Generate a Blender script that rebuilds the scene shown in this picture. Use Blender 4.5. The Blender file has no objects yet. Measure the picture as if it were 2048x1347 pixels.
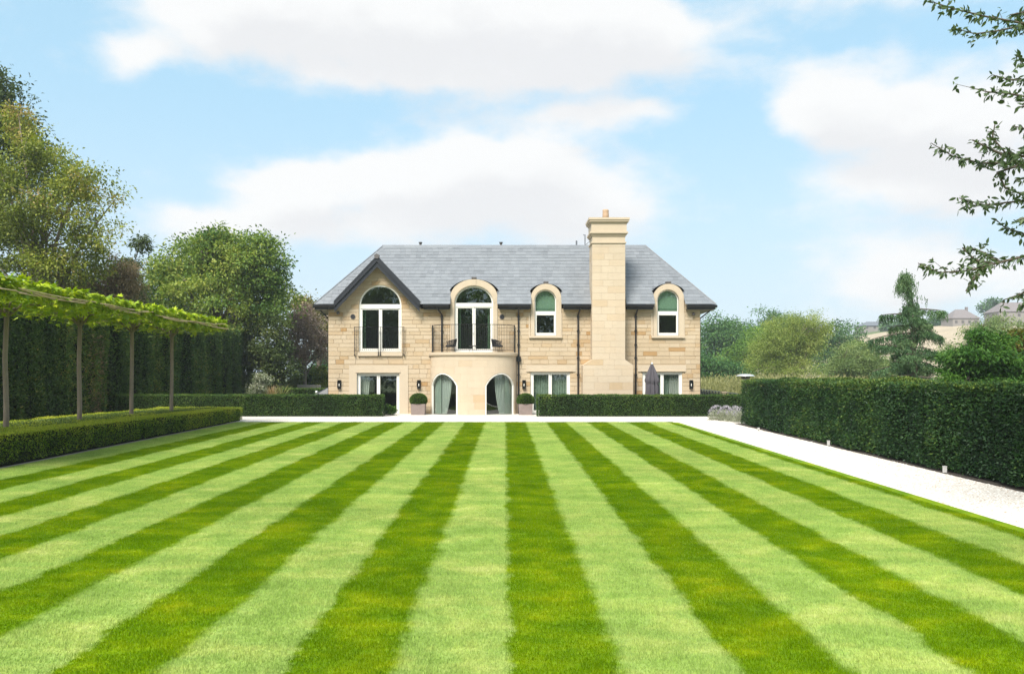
import bpy, math, random
import numpy as np
from mathutils import Vector, Matrix

R = math.radians
random.seed(7)
rng = np.random.default_rng(7)
SC = bpy.context.scene
COL = SC.collection

# ------------------------------------------------------------------ camera
FPX, CX, HY = 1600.0, 1010.0, 755.0          # focal length and vanishing point in 2048-wide picture units
CAMZ = 2.45
cam_d = bpy.data.cameras.new('camera')
cam_d.sensor_width = 36.0
cam_d.lens = 36.0 * FPX / 2048.0
cam_d.shift_x = (1024 - CX) / 2048.0
cam_d.shift_y = (HY - 673.5) / 2048.0
cam_d.clip_start = 0.05
cam_d.clip_end = 4000
cam = bpy.data.objects.new('camera', cam_d)
COL.objects.link(cam)
cam.location = (0, 0, CAMZ)
cam.rotation_euler = (R(90), 0, 0)
SC.camera = cam

# ------------------------------------------------------------------ light
SUN_EL, SUN_AZ = 50.0, 205.0                 # compass style: 0 = +Y, 90 = +X; the sun stands behind the camera, a little left
sd = bpy.data.lights.new('sun', 'SUN')
sd.energy = 3.5
sd.angle = R(24)
sd.color = (1.0, 0.955, 0.88)
sun = bpy.data.objects.new('sun', sd)
COL.objects.link(sun)
_d = Vector((math.sin(R(SUN_AZ)) * math.cos(R(SUN_EL)), math.cos(R(SUN_AZ)) * math.cos(R(SUN_EL)), math.sin(R(SUN_EL))))
sun.rotation_euler = _d.to_track_quat('Z', 'Y').to_euler()

SC.view_settings.view_transform = 'Standard'
SC.view_settings.look = 'None'
SC.view_settings.gamma = 1.0
SC.view_settings.use_curve_mapping = False
SC.view_settings.exposure = 0.98
SC.cycles.use_denoising = True
SC.cycles.denoiser = 'OPENIMAGEDENOISE'
SC.cycles.denoising_input_passes = 'RGB_ALBEDO_NORMAL'
SC.cycles.denoising_prefilter = 'NONE'
SC.cycles.use_adaptive_sampling = True
SC.cycles.adaptive_threshold = 0.015
SC.cycles.max_bounces = 6
SC.cycles.diffuse_bounces = 2
SC.cycles.transparent_max_bounces = 8
SC.cycles.sample_clamp_indirect = 4.0


class NT:
    """small node-tree helper"""
    def __init__(self, tree):
        self.t = tree
        self.n = tree.nodes
        self.l = tree.links

    def new(self, typ, **kw):
        n = self.n.new(typ)
        for k, v in kw.items():
            setattr(n, k, v)
        return n

    def put(self, sock, v):
        if isinstance(v, bpy.types.NodeSocket):
            self.l.new(v, sock)
        elif isinstance(v, (tuple, list)) and len(v) == 3 and sock.type == 'RGBA':
            sock.default_value = (*v, 1)
        else:
            sock.default_value = v

    def math(self, op, a, b=0.0, c=None, clamp=False):
        n = self.new('ShaderNodeMath', operation=op, use_clamp=clamp)
        self.put(n.inputs[0], a)
        self.put(n.inputs[1], b)
        if c is not None:
            self.put(n.inputs[2], c)
        return n.outputs[0]

    def vmath(self, op, a, b):
        n = self.new('ShaderNodeVectorMath', operation=op)
        self.put(n.inputs[0], a)
        self.put(n.inputs[1], b)
        return n.outputs[0]

    def mix(self, fac, a, b, typ='MIX'):
        n = self.new('ShaderNodeMix', data_type='RGBA', blend_type=typ)
        self.put(n.inputs[0], fac)
        self.put(n.inputs[6], a)
        self.put(n.inputs[7], b)
        return n.outputs[2]

    def noise(self, vec, scale, detail=3.0, rough=0.5):
        n = self.new('ShaderNodeTexNoise')
        self.put(n.inputs['Vector'], vec)
        n.inputs['Scale'].default_value = scale
        n.inputs['Detail'].default_value = detail
        n.inputs['Roughness'].default_value = rough
        return n.outputs[0]

    def smooth(self, v, a, b):
        n = self.new('ShaderNodeMapRange', interpolation_type='SMOOTHSTEP')
        self.put(n.inputs[0], v)
        n.inputs[1].default_value = a
        n.inputs[2].default_value = b
        return n.outputs[0]

    def ramp(self, fac, stops):
        n = self.new('ShaderNodeValToRGB')
        self.put(n.inputs[0], fac)
        e = n.color_ramp.elements
        while len(e) < len(stops):
            e.new(0.5)
        for i, (p, c) in enumerate(stops):
            e[i].position = p
            e[i].color = (*c, 1)
        return n.outputs[0]


# ------------------------------------------------------------------ sky
world = bpy.data.worlds.new('World')
SC.world = world
world.use_nodes = True
W = NT(world.node_tree)
W.n.clear()
wout = W.new('ShaderNodeOutputWorld')
bg = W.new('ShaderNodeBackground')
bg.inputs['Strength'].default_value = 0.1
sky = W.new('ShaderNodeTexSky', sky_type='NISHITA', sun_disc=False)
sky.sun_elevation = R(SUN_EL)
sky.sun_rotation = R(SUN_AZ)
sky.air_density = 1.0
sky.dust_density = 1.0
sky.ozone_density = 1.5
wtc = W.new('ShaderNodeTexCoord')
wdir = wtc.outputs['Generated']
# cloud banks: (azimuth tangent, elevation tangent, half width, half height, weight)
BANKS = [(-0.36, 0.475, 0.17, 0.045, 0.9), (-0.08, 0.455, 0.24, 0.06, 1.1), (0.16, 0.44, 0.14, 0.055, 1.0), (-0.14, 0.395, 0.14, 0.022, 0.45), (-0.50, 0.42, 0.05, 0.025, 0.45),
         (-0.29, 0.245, 0.085, 0.04, 1.0), (-0.15, 0.25, 0.11, 0.035, 0.75), (0.0, 0.275, 0.13, 0.045, 1.0), (-0.38, 0.20, 0.08, 0.028, 0.75), (-0.15, 0.19, 0.22, 0.03, 0.55), (0.12, 0.225, 0.12, 0.04, 0.5),
         (0.13, 0.335, 0.09, 0.018, 0.7), (0.42, 0.345, 0.075, 0.045, 1.2), (0.56, 0.335, 0.12, 0.075, 1.2), (0.47, 0.245, 0.14, 0.03, 0.7), (0.56, 0.15, 0.16, 0.04, 0.9), (0.40, 0.405, 0.10, 0.02, 0.35), (0.30, 0.20, 0.14, 0.02, 0.3), (0.50, 0.50, 0.18, 0.025, 0.7)]
cg = bpy.data.node_groups.new('cloud_density', 'ShaderNodeTree')
cg.interface.new_socket('dir', in_out='INPUT', socket_type='NodeSocketVector')
cg.interface.new_socket('density', in_out='OUTPUT', socket_type='NodeSocketFloat')
G_ = NT(cg)
gi = G_.new('NodeGroupInput')
go = G_.new('NodeGroupOutput')
vd = gi.outputs[0]
vs = G_.vmath('MULTIPLY', vd, (1.0, 1.0, 1.9))
nA = G_.noise(vs, 3.2, 5.0, 0.52)
nB = G_.noise(G_.vmath('ADD', vs, (7.3, 2.1, 4.4)), 1.3, 3.0, 0.5)
warp = G_.new('ShaderNodeTexNoise')
warp.inputs['Scale'].default_value = 5.0
warp.inputs['Detail'].default_value = 4.0
G_.l.new(vs, warp.inputs['Vector'])
wv = G_.vmath('MULTIPLY', G_.vmath('SUBTRACT', warp.outputs['Color'], (0.5, 0.5, 0.5)), (0.16, 0.16, 0.09))
vw = G_.vmath('ADD', vd, wv)
sx = G_.new('ShaderNodeSeparateXYZ')
G_.l.new(vw, sx.inputs[0])
ay = G_.math('MAXIMUM', G_.math('ABSOLUTE', sx.outputs[1]), 0.05)
ta = G_.math('DIVIDE', sx.outputs[0], ay)
te = G_.math('DIVIDE', sx.outputs[2], ay)
tot = None
for (a, e, sa, se, w) in BANKS:
    da = G_.math('DIVIDE', G_.math('SUBTRACT', ta, a), sa)
    de = G_.math('DIVIDE', G_.math('SUBTRACT', te, e), se)
    de = G_.math('MULTIPLY', de, G_.math('MULTIPLY_ADD', G_.math('GREATER_THAN', de, 0.0), 0.5, 0.75))
    q = G_.math('ADD', G_.math('MULTIPLY', da, da), G_.math('MULTIPLY', de, de))
    g = G_.math('MULTIPLY', G_.math('POWER', 2.718, G_.math('MULTIPLY', q, -1.0)), w)
    tot = g if tot is None else G_.math('ADD', tot, g)
# outside the picture the same broken cloud goes on
sz = G_.new('ShaderNodeSeparateXYZ')
G_.l.new(vd, sz.inputs[0])
high = G_.smooth(sz.outputs[2], 0.46, 0.62)
side = G_.smooth(G_.math('ABSOLUTE', sz.outputs[0]), 0.60, 0.75)
far = G_.math('MAXIMUM', high, side)
gen = G_.math('MULTIPLY', G_.smooth(nB, 0.42, 0.62), 1.1)
tot = G_.math('ADD', G_.math('MULTIPLY', tot, G_.math('SUBTRACT', 1.0, far)), G_.math('MULTIPLY', gen, far))
nC = G_.noise(G_.vmath('ADD', vs, (3.1, 8.2, 1.7)), 9.5, 5.0, 0.62)
dens = G_.math('ADD', tot, G_.math('ADD', G_.math('MULTIPLY', G_.math('SUBTRACT', nA, 0.5), 1.3), G_.math('MULTIPLY', G_.math('SUBTRACT', nC, 0.5), 1.1)))
G_.l.new(dens, go.inputs[0])


def cloud(vec):
    n = W.new('ShaderNodeGroup', node_tree=cg)
    W.put(n.inputs[0], vec)
    return n.outputs[0]


c0 = cloud(wdir)
c1 = cloud(W.vmath('ADD', wdir, (-0.02, 0, 0.045)))
cover = W.smooth(c0, 0.10, 0.80)
shade = W.smooth(c1, 0.35, 1.25)
ccol = W.mix(shade, (5.2, 5.14, 5.06), (4.55, 4.5, 4.52))
wsz = W.new('ShaderNodeSeparateXYZ')
W.l.new(wdir, wsz.inputs[0])
skyc = W.mix(0.7, sky.outputs[0], (2.75, 4.45, 5.4))           # thin high veil over the blue
lowhaze = W.math('SUBTRACT', 1.0, W.smooth(wsz.outputs[2], 0.02, 0.36))
skyc = W.mix(W.math('MULTIPLY', lowhaze, 0.7), skyc, (3.9, 4.45, 4.8))
fin = W.mix(W.math('MULTIPLY', cover, 0.93), skyc, ccol)
W.l.new(fin, bg.inputs['Color'])
W.l.new(bg.outputs[0], wout.inputs[0])


# ------------------------------------------------------------------ material helpers
def mat_new(name):
    m = bpy.data.materials.new(name)
    m.use_nodes = True
    nt = NT(m.node_tree)
    bsdf = nt.n['Principled BSDF']
    return m, nt, bsdf


def mat_plain(name, col, rough=0.6, metal=0.0, spec=0.5, noise=0.0, nscale=20.0, bump=0.0, bscale=60.0):
    m, nt, b = mat_new(name)
    b.inputs['Roughness'].default_value = rough
    b.inputs['Metallic'].default_value = metal
    b.inputs['Specular IOR Level'].default_value = spec
    tc = nt.new('ShaderNodeNewGeometry').outputs['Position']
    if noise > 0:
        n = nt.noise(tc, nscale, 4.0, 0.6)
        f = nt.math('MULTIPLY_ADD', n, noise * 2, 1.0 - noise)
        mul = nt.new('ShaderNodeVectorMath', operation='SCALE')
        mul.inputs[0].default_value = col
        nt.l.new(f, mul.inputs['Scale'])
        nt.l.new(mul.outputs[0], b.inputs['Base Color'])
    else:
        b.inputs['Base Color'].default_value = (*col, 1)
    if bump > 0:
        bp = nt.new('ShaderNodeBump')
        bp.inputs['Strength'].default_value = bump
        bp.inputs['Distance'].default_value = 0.02
        nt.l.new(nt.noise(tc, bscale, 4.0, 0.6), bp.inputs['Height'])
        nt.l.new(bp.outputs[0], b.inputs['Normal'])
    return m


def mat_leaf(name, stops, transl=0.3, rough=0.55, spec=0.25):
    """foliage: colour from the per-vertex 'tint' value"""
    m, nt, b = mat_new(name)
    at = nt.new('ShaderNodeAttribute', attribute_name='tint')
    n = len(stops)
    col = nt.ramp(at.outputs['Fac'], [(i / (n - 1), c) for i, c in enumerate(stops)])
    nt.l.new(col, b.inputs['Base Color'])
    b.inputs['Roughness'].default_value = rough
    b.inputs['Specular IOR Level'].default_value = spec
    tr = nt.new('ShaderNodeBsdfTranslucent')
    tcol = nt.mix(1.0, col, (1.15, 1.25, 0.55), 'MULTIPLY')
    nt.l.new(tcol, tr.inputs['Color'])
    mx = nt.new('ShaderNodeMixShader')
    mx.inputs[0].default_value = transl
    nt.l.new(b.outputs[0], mx.inputs[1])
    nt.l.new(tr.outputs[0], mx.inputs[2])
    nt.l.new(mx.outputs[0], nt.n['Material Output'].inputs['Surface'])
    return m


def mat_pieces(name, stops, rough=0.8, grain=0.10, gscale=9.0, bump=0.25, stretch=(1, 1, 1), spec=0.3, island=True):
    """stones and slates: one tone per piece (object or mesh island), grain on top"""
    m, nt, b = mat_new(name)
    geo = nt.new('ShaderNodeNewGeometry')
    oi = nt.new('ShaderNodeObjectInfo')
    rnd = nt.math('FRACT', nt.math('ADD', geo.outputs['Random Per Island'], oi.outputs['Random'])) if island else oi.outputs['Random']
    col = nt.ramp(rnd, stops)
    pos = nt.vmath('MULTIPLY', geo.outputs['Position'], stretch)
    g1 = nt.noise(pos, gscale, 5.0, 0.65)
    g2 = nt.noise(geo.outputs['Position'], 0.55, 3.0, 0.5)
    g3 = nt.noise(nt.vmath('MULTIPLY', geo.outputs['Position'], (1.0, 1.0, 0.12)), 2.2, 4.0, 0.6)
    g2 = nt.math('ADD', nt.math('MULTIPLY', g2, 0.55), nt.math('MULTIPLY', g3, 0.45))
    f = nt.math('ADD', nt.math('MULTIPLY_ADD', g1, grain * 2, 1.0 - grain), nt.math('MULTIPLY_ADD', g2, 0.36, -0.18))
    sc = nt.new('ShaderNodeVectorMath', operation='SCALE')
    nt.l.new(col, sc.inputs[0])
    nt.l.new(f, sc.inputs['Scale'])
    nt.l.new(sc.outputs[0], b.inputs['Base Color'])
    b.inputs['Roughness'].default_value = rough
    b.inputs['Specular IOR Level'].default_value = spec
    bp = nt.new('ShaderNodeBump')
    bp.inputs['Strength'].default_value = bump
    bp.inputs['Distance'].default_value = 0.015
    nt.l.new(nt.noise(geo.outputs['Position'], 35.0, 4.0, 0.65), bp.inputs['Height'])
    nt.l.new(bp.outputs[0], b.inputs['Normal'])
    return m


M = {}
STONE = [(0.0, (0.45, 0.345, 0.225)), (0.35, (0.48, 0.375, 0.25)), (0.7, (0.50, 0.40, 0.28)), (0.86, (0.455, 0.335, 0.205)), (0.96, (0.41, 0.275, 0.145)), (1.0, (0.37, 0.225, 0.10))]
ASH = [(0.0, (0.51, 0.415, 0.30)), (0.5, (0.53, 0.435, 0.32)), (0.88, (0.515, 0.41, 0.29)), (1.0, (0.48, 0.355, 0.22))]
SLATE = [(0.0, (0.168, 0.178, 0.192)), (0.5, (0.185, 0.196, 0.211)), (0.85, (0.203, 0.214, 0.229)), (1.0, (0.148, 0.157, 0.17))]
M['stone'] = mat_pieces('sandstone_walling', STONE, 0.85, 0.13, 7.0, 0.35, (1, 1, 2.5))
M['ashlar'] = mat_pieces('sandstone_ashlar', ASH, 0.8, 0.06, 4.0, 0.12, (1, 1, 2.0), island=False)
M['slate'] = mat_pieces('roof_slate', SLATE, 0.45, 0.07, 12.0, 0.12, (1, 1, 1), 0.5)
M['mortar'] = mat_plain('lime_mortar', (0.46, 0.36, 0.235), 0.9, noise=0.1, nscale=12, bump=0.3)
M['dressed'] = mat_plain('dressed_sandstone', (0.51, 0.415, 0.30), 0.8, noise=0.08, nscale=3.5, bump=0.1, bscale=40)
M['white'] = mat_plain('window_white_paint', (0.78, 0.755, 0.69), 0.4)
M['black'] = mat_plain('black_painted_metal', (0.012, 0.012, 0.014), 0.35, noise=0.2, nscale=5)
M['charcoal'] = mat_plain('barge_board_charcoal', (0.022, 0.024, 0.030), 0.4, noise=0.15, nscale=6)
M['lead'] = mat_plain('lead_sheet', (0.16, 0.17, 0.185), 0.45, metal=0.3, noise=0.2, nscale=5)
M['leadlight'] = mat_plain('verge_strip', (0.30, 0.315, 0.34), 0.35, metal=0.4)
M['lamp'] = mat_plain('lamp_black', (0.01, 0.01, 0.011), 0.3)
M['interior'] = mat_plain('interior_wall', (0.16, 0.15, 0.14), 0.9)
M['darkgrey'] = mat_plain('vent_grey', (0.10, 0.09, 0.085), 0.7)
M['bark'] = mat_plain('bark', (0.10, 0.080, 0.060), 0.9, noise=0.4, nscale=9, bump=0.6, bscale=30)
M['barkpale'] = mat_plain('pale_bark', (0.24, 0.19, 0.145), 0.85, noise=0.3, nscale=7, bump=0.4, bscale=25)
M['cane'] = mat_plain('bamboo_cane', (0.60, 0.43, 0.26), 0.6, noise=0.15, nscale=8)
M['rope'] = mat_plain('black_rope_weave', (0.018, 0.018, 0.021), 0.7)
M['canvas'] = mat_plain('parasol_canvas', (0.078, 0.070, 0.079), 0.85, noise=0.15, nscale=8)
M['planter'] = mat_plain('planter_clay', (0.225, 0.175, 0.155), 0.8, noise=0.25, nscale=4, bump=0.2)
M['soil'] = mat_plain('soil', (0.05, 0.038, 0.028), 0.95, noise=0.3, nscale=10, bump=0.5)
M['curtain'] = mat_plain('curtain_sage', (0.33, 0.37, 0.33), 0.85)
M['sheer'] = mat_plain('curtain_sheer', (0.25, 0.30, 0.25), 0.85)
M['linen'] = mat_plain('curtain_linen', (0.50, 0.49, 0.45), 0.85)
M['greencurtain'] = mat_plain('curtain_green', (0.13, 0.21, 0.12), 0.85)
M['blind'] = mat_plain('blind_green', (0.22, 0.33, 0.235), 0.8)
M['blinddark'] = mat_plain('blind_hem', (0.13, 0.215, 0.145), 0.8)
M['steel'] = mat_plain('brushed_steel', (0.72, 0.72, 0.73), 0.28, metal=0.6)
M['pathlight'] = mat_plain('path_light_body', (0.55, 0.54, 0.52), 0.35, metal=0.1)
M['carpaint'] = mat_plain('car_paint', (0.03, 0.035, 0.042), 0.4, spec=0.3)
M['tyre'] = mat_plain('tyre_rubber', (0.015, 0.015, 0.016), 0.8)
M['pot'] = mat_plain('chimney_pot_clay', (0.45, 0.31, 0.20), 0.75, noise=0.1, nscale=6)
M['terracotta'] = mat_plain('far_roof_tile', (0.185, 0.16, 0.155), 0.85, noise=0.2, nscale=3)
M['render'] = mat_plain('far_render', (0.25, 0.225, 0.205), 0.85, noise=0.1, nscale=3)
M['fencestone'] = mat_plain('fence_post_stone', (0.48, 0.38, 0.26), 0.85, noise=0.12, nscale=8)
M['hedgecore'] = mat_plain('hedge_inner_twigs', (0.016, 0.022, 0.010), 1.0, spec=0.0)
M['hedgebrown'] = mat_plain('hedge_stems', (0.06, 0.045, 0.03), 0.95)


def glass_mat():
    m = bpy.data.materials.new('window_glass')
    m.use_nodes = True
    nt = NT(m.node_tree)
    nt.n.clear()
    out = nt.new('ShaderNodeOutputMaterial')
    tr = nt.new('ShaderNodeBsdfTransparent')
    tr.inputs['Color'].default_value = (0.86, 0.90, 0.88, 1)
    gl = nt.new('ShaderNodeBsdfGlossy')
    gl.inputs['Roughness'].default_value = 0.012
    gl.inputs['Color'].default_value = (0.95, 1.0, 0.97, 1)
    lw_ = nt.new('ShaderNodeLayerWeight')
    lw_.inputs['Blend'].default_value = 0.5
    fr = nt.math('MULTIPLY_ADD', nt.math('POWER', lw_.outputs['Facing'], 5.0), 0.8, 0.09)
    nb = nt.new('ShaderNodeBump')
    nb.inputs['Strength'].default_value = 0.05
    nb.inputs['Distance'].default_value = 0.02
    nt.l.new(nt.noise(nt.new('ShaderNodeNewGeometry').outputs['Position'], 1.6, 1.0), nb.inputs['Height'])
    nt.l.new(nb.outputs[0], gl.inputs['Normal'])
    mx = nt.new('ShaderNodeMixShader')
    nt.l.new(fr, mx.inputs[0])
    nt.l.new(tr.outputs[0], mx.inputs[1])
    nt.l.new(gl.outputs[0], mx.inputs[2])
    nt.l.new(mx.outputs[0], out.inputs['Surface'])
    return m


M['glass'] = glass_mat()

# foliage palettes
M['yew'] = mat_leaf('yew_needles', [(0.0096, 0.028, 0.0111), (0.0192, 0.0558, 0.0174), (0.0466, 0.1079, 0.0223), (0.1508, 0.2031, 0.0347)], 0.15)
M['yewlow'] = mat_leaf('low_yew_needles', [(0.0158, 0.0385, 0.0068), (0.0317, 0.0746, 0.0136), (0.0656, 0.1301, 0.0204), (0.1696, 0.2149, 0.0339)], 0.15)
M['leyland'] = mat_leaf('leylandii_sprays', [(0.0353, 0.0674, 0.0188), (0.0646, 0.1242, 0.0261), (0.1323, 0.2071, 0.0373), (0.3522, 0.2847, 0.0655)], 0.15)
M['box'] = mat_leaf('box_leaves', [(0.0455, 0.104, 0.0052), (0.117, 0.2145, 0.0104), (0.247, 0.338, 0.0156), (0.468, 0.481, 0.039)], 0.3, 0.45, 0.35)
M['boxball'] = mat_leaf('box_ball_leaves', [(0.02, 0.05, 0.006), (0.045, 0.10, 0.010), (0.085, 0.15, 0.016), (0.14, 0.20, 0.03)], 0.25)
M['plane'] = mat_leaf('plane_leaves', [(0.1503, 0.253, 0.008), (0.2732, 0.3921, 0.0101), (0.4099, 0.4933, 0.0141), (0.5465, 0.5692, 0.0304)], 0.22, 0.45, 0.3)
M['thorn'] = mat_leaf('hawthorn_leaves', [(0.0894, 0.119, 0.0244), (0.1938, 0.2382, 0.0389), (0.3278, 0.3486, 0.0568), (0.3577, 0.2551, 0.0972)], 0.3)
M['darktree'] = mat_leaf('dark_tree_leaves', [(0.0378, 0.0607, 0.0189), (0.0675, 0.1013, 0.027), (0.1148, 0.1485, 0.0378), (0.1755, 0.1755, 0.054)], 0.25)
M['brown'] = mat_leaf('brown_conifer_sprays', [(0.0945, 0.081, 0.0405), (0.2025, 0.1553, 0.081), (0.324, 0.2295, 0.1283), (0.3645, 0.2835, 0.1755)], 0.2)
M['round'] = mat_leaf('maple_leaves', [(0.0588, 0.124, 0.0262), (0.1372, 0.2191, 0.0392), (0.2743, 0.343, 0.0588), (0.4507, 0.4572, 0.0979)], 0.3)
M['purple'] = mat_leaf('purple_leaves', [(0.1229, 0.0878, 0.0789), (0.2281, 0.158, 0.1404), (0.3685, 0.2721, 0.237), (0.4212, 0.351, 0.2281)], 0.25)
M['olive'] = mat_leaf('olive_leaves', [(0.081, 0.081, 0.0297), (0.162, 0.1553, 0.0473), (0.2565, 0.2228, 0.081), (0.351, 0.2835, 0.1215)], 0.3)
M['lime'] = mat_leaf('lime_shrub_leaves', [(0.05, 0.10, 0.010), (0.11, 0.18, 0.014), (0.22, 0.26, 0.02), (0.33, 0.31, 0.035)], 0.3)
M['green'] = mat_leaf('shrub_leaves', [(0.025, 0.07, 0.010), (0.05, 0.12, 0.014), (0.09, 0.17, 0.02), (0.14, 0.21, 0.035)], 0.3)
M['varieg'] = mat_leaf('variegated_leaves', [(0.05, 0.09, 0.03), (0.16, 0.20, 0.10), (0.42, 0.43, 0.32), (0.58, 0.55, 0.46)], 0.25)
M['plume'] = mat_leaf('grass_plumes', [(0.20, 0.15, 0.06), (0.36, 0.24, 0.12), (0.46, 0.32, 0.19), (0.50, 0.40, 0.28)], 0.3)
M['phormium'] = mat_leaf('phormium_blades', [(0.05, 0.07, 0.02), (0.11, 0.13, 0.04), (0.20, 0.20, 0.07), (0.28, 0.25, 0.10)], 0.2)
M['wood_dark'] = mat_leaf('wood_leaves_dark', [(0.0297, 0.0883, 0.031), (0.0564, 0.1443, 0.0423), (0.101, 0.2085, 0.0564), (0.1485, 0.2566, 0.0705)], 0.25)
M['wood_green'] = mat_leaf('wood_leaves_green', [(0.0668, 0.1443, 0.0282), (0.1263, 0.2326, 0.0367), (0.2005, 0.3128, 0.0508), (0.2673, 0.3689, 0.0705)], 0.3)
M['willow'] = mat_leaf('willow_leaves', [(0.1324, 0.1924, 0.0427), (0.2206, 0.2886, 0.0609), (0.3199, 0.3719, 0.0914), (0.3971, 0.436, 0.134)], 0.3)
M['sallow'] = mat_leaf('sallow_leaves', [(0.0945, 0.1553, 0.054), (0.1688, 0.243, 0.0783), (0.243, 0.3105, 0.108), (0.297, 0.351, 0.135)], 0.3)
M['reed'] = mat_leaf('tall_grass', [(0.16, 0.17, 0.06), (0.24, 0.24, 0.09), (0.32, 0.30, 0.14), (0.38, 0.35, 0.19)], 0.3)
M['cedar'] = mat_leaf('cedar_needles', [(0.036, 0.0864, 0.0346), (0.072, 0.144, 0.0547), (0.1296, 0.216, 0.0864), (0.216, 0.288, 0.108)], 0.2)
M['cypress'] = mat_leaf('cypress_sprays', [(0.0126, 0.054, 0.0072), (0.0315, 0.099, 0.0108), (0.063, 0.153, 0.018), (0.108, 0.207, 0.0288)], 0.2)
M['rust'] = mat_leaf('rusty_leaves', [(0.07, 0.09, 0.015), (0.14, 0.14, 0.02), (0.22, 0.16, 0.03), (0.26, 0.13, 0.05)], 0.3)
M['cherry'] = mat_leaf('cherry_leaves', [(0.046, 0.0805, 0.0368), (0.0713, 0.1127, 0.0483), (0.1035, 0.1495, 0.0633), (0.1495, 0.1898, 0.0805)], 0.3, 0.5, 0.4)
M['lavleaf'] = mat_leaf('lavender_leaves', [(0.20, 0.22, 0.15), (0.32, 0.34, 0.25), (0.42, 0.44, 0.34), (0.50, 0.50, 0.42)], 0.2)
M['lavflower'] = mat_leaf('lavender_flowers', [(0.30, 0.27, 0.34), (0.38, 0.34, 0.43), (0.44, 0.41, 0.48), (0.48, 0.46, 0.48)], 0.2)
M['groundcover'] = mat_leaf('bed_ground_cover', [(0.05, 0.09, 0.02), (0.09, 0.15, 0.03), (0.16, 0.22, 0.05), (0.26, 0.30, 0.13)], 0.25)


# ------------------------------------------------------------------ mesh helpers
def tag(o, label=None, cat=None, group=None, kind=None):
    if label:
        o['label'] = label
    if cat:
        o['category'] = cat
    if group:
        o['group'] = group
    if kind:
        o['kind'] = kind
    return o


def wmat(o):
    m = o.matrix_basis.copy()
    return m if o.parent is None else wmat(o.parent) @ o.matrix_parent_inverse @ m


def link(name, me, parent=None, mat=None):
    o = bpy.data.objects.new(name, me)
    COL.objects.link(o)
    if parent is not None:
        o.parent = parent
        o.matrix_parent_inverse = wmat(parent).inverted()
    if mat is not None and me is not None:
        me.materials.append(mat if not isinstance(mat, str) else M[mat])
    return o


def empty(name, loc=(0, 0, 0)):
    o = bpy.data.objects.new(name, None)
    o.empty_display_size = 0.2
    COL.objects.link(o)
    o.location = loc
    return o


class MB:
    """collects polygons; build() links them as one mesh object; all coordinates are world coordinates"""
    def __init__(self):
        self.v = []
        self.f = []

    def add(self, verts, faces):
        k = len(self.v)
        self.v += [tuple(p) for p in verts]
        self.f += [tuple(i + k for i in f) for f in faces]
        return self

    def box(self, x0, x1, y0, y1, z0, z1):
        vs = [(x, y, z) for z in (z0, z1) for y in (y0, y1) for x in (x0, x1)]
        return self.add(vs, [(0, 2, 3, 1), (4, 5, 7, 6), (0, 1, 5, 4), (2, 6, 7, 3), (0, 4, 6, 2), (1, 3, 7, 5)])

    def prism(self, poly, y0, y1):
        """poly: (x,z) points, counter clockwise seen from the front (-Y)"""
        n = len(poly)
        vs = [(x, y0, z) for x, z in poly] + [(x, y1, z) for x, z in poly]
        fs = [tuple(range(n)), tuple(range(2 * n - 1, n - 1, -1))]
        fs += [(i, i + n, (i + 1) % n + n, (i + 1) % n) for i in range(n)]
        return self.add(vs, fs)

    def stone(self, poly, y0, yb, bev=0.012):
        """front piece with a chamfered edge, no back"""
        n = len(poly)
        cx = sum(p[0] for p in poly) / n
        cz = sum(p[1] for p in poly) / n
        inn = []
        for x, z in poly:
            dx, dz = cx - x, cz - z
            inn.append((x + math.copysign(min(bev, abs(dx)), dx), z + math.copysign(min(bev, abs(dz)), dz)))
        vs = [(x, y0, z) for x, z in inn] + [(x, y0 + bev * 0.8, z) for x, z in poly] + [(x, yb, z) for x, z in poly]
        fs = [tuple(range(n))]
        for i in range(n):
            j = (i + 1) % n
            fs.append((i, i + n, j + n, j))
            fs.append((i + n, i + 2 * n, j + 2 * n, j + n))
        return self.add(vs, fs)

    def tube(self, pts, radii, n=8, caps=True):
        pts = [Vector(p) for p in pts]
        if not hasattr(radii, '__len__'):
            radii = [radii] * len(pts)
        rings = []
        for i, p in enumerate(pts):
            t = (pts[min(i + 1, len(pts) - 1)] - pts[max(i - 1, 0)])
            if t.length < 1e-9:
                t = Vector((0, 0, 1))
            t.normalize()
            a = Vector((1, 0, 0)) if abs(t.x) < 0.8 else Vector((0, 1, 0))
            u = t.cross(a).normalized()
            w = t.cross(u)
            rings.append([p + (u * math.cos(2 * math.pi * k / n) + w * math.sin(2 * math.pi * k / n)) * radii[i] for k in range(n)])
        vs = [tuple(q) for r in rings for q in r]
        fs = []
        for i in range(len(pts) - 1):
            for k in range(n):
                a, b = i * n + k, i * n + (k + 1) % n
                fs.append((a, a + n, b + n, b))
        if caps:
            fs.append(tuple(range(n)))
            fs.append(tuple(range(len(vs) - 1, len(vs) - 1 - n, -1)))
        return self.add(vs, fs)

    def lathe(self, prof, cx=0, cy=0, n=20, caps=True):
        vs = [(cx + r * math.cos(2 * math.pi * k / n), cy + r * math.sin(2 * math.pi * k / n), z) for r, z in prof for k in range(n)]
        fs = []
        for i in range(len(prof) - 1):
            for k in range(n):
                a, b = i * n + k, i * n + (k + 1) % n
                fs.append((a, b, b + n, a + n))
        if caps:
            fs.append(tuple(range(n - 1, -1, -1)))
            fs.append(tuple(range(len(vs) - n, len(vs))))
        return self.add(vs, fs)

    def mesh(self, name):
        me = bpy.data.meshes.new(name)
        me.from_pydata(self.v, [], self.f)
        me.update()
        return me

    def build(self, name, mat, parent=None, smooth=False):
        me = self.mesh(name)
        if smooth:
            me.polygons.foreach_set('use_smooth', [True] * len(me.polygons))
        return link(name, me, parent, mat)


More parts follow.
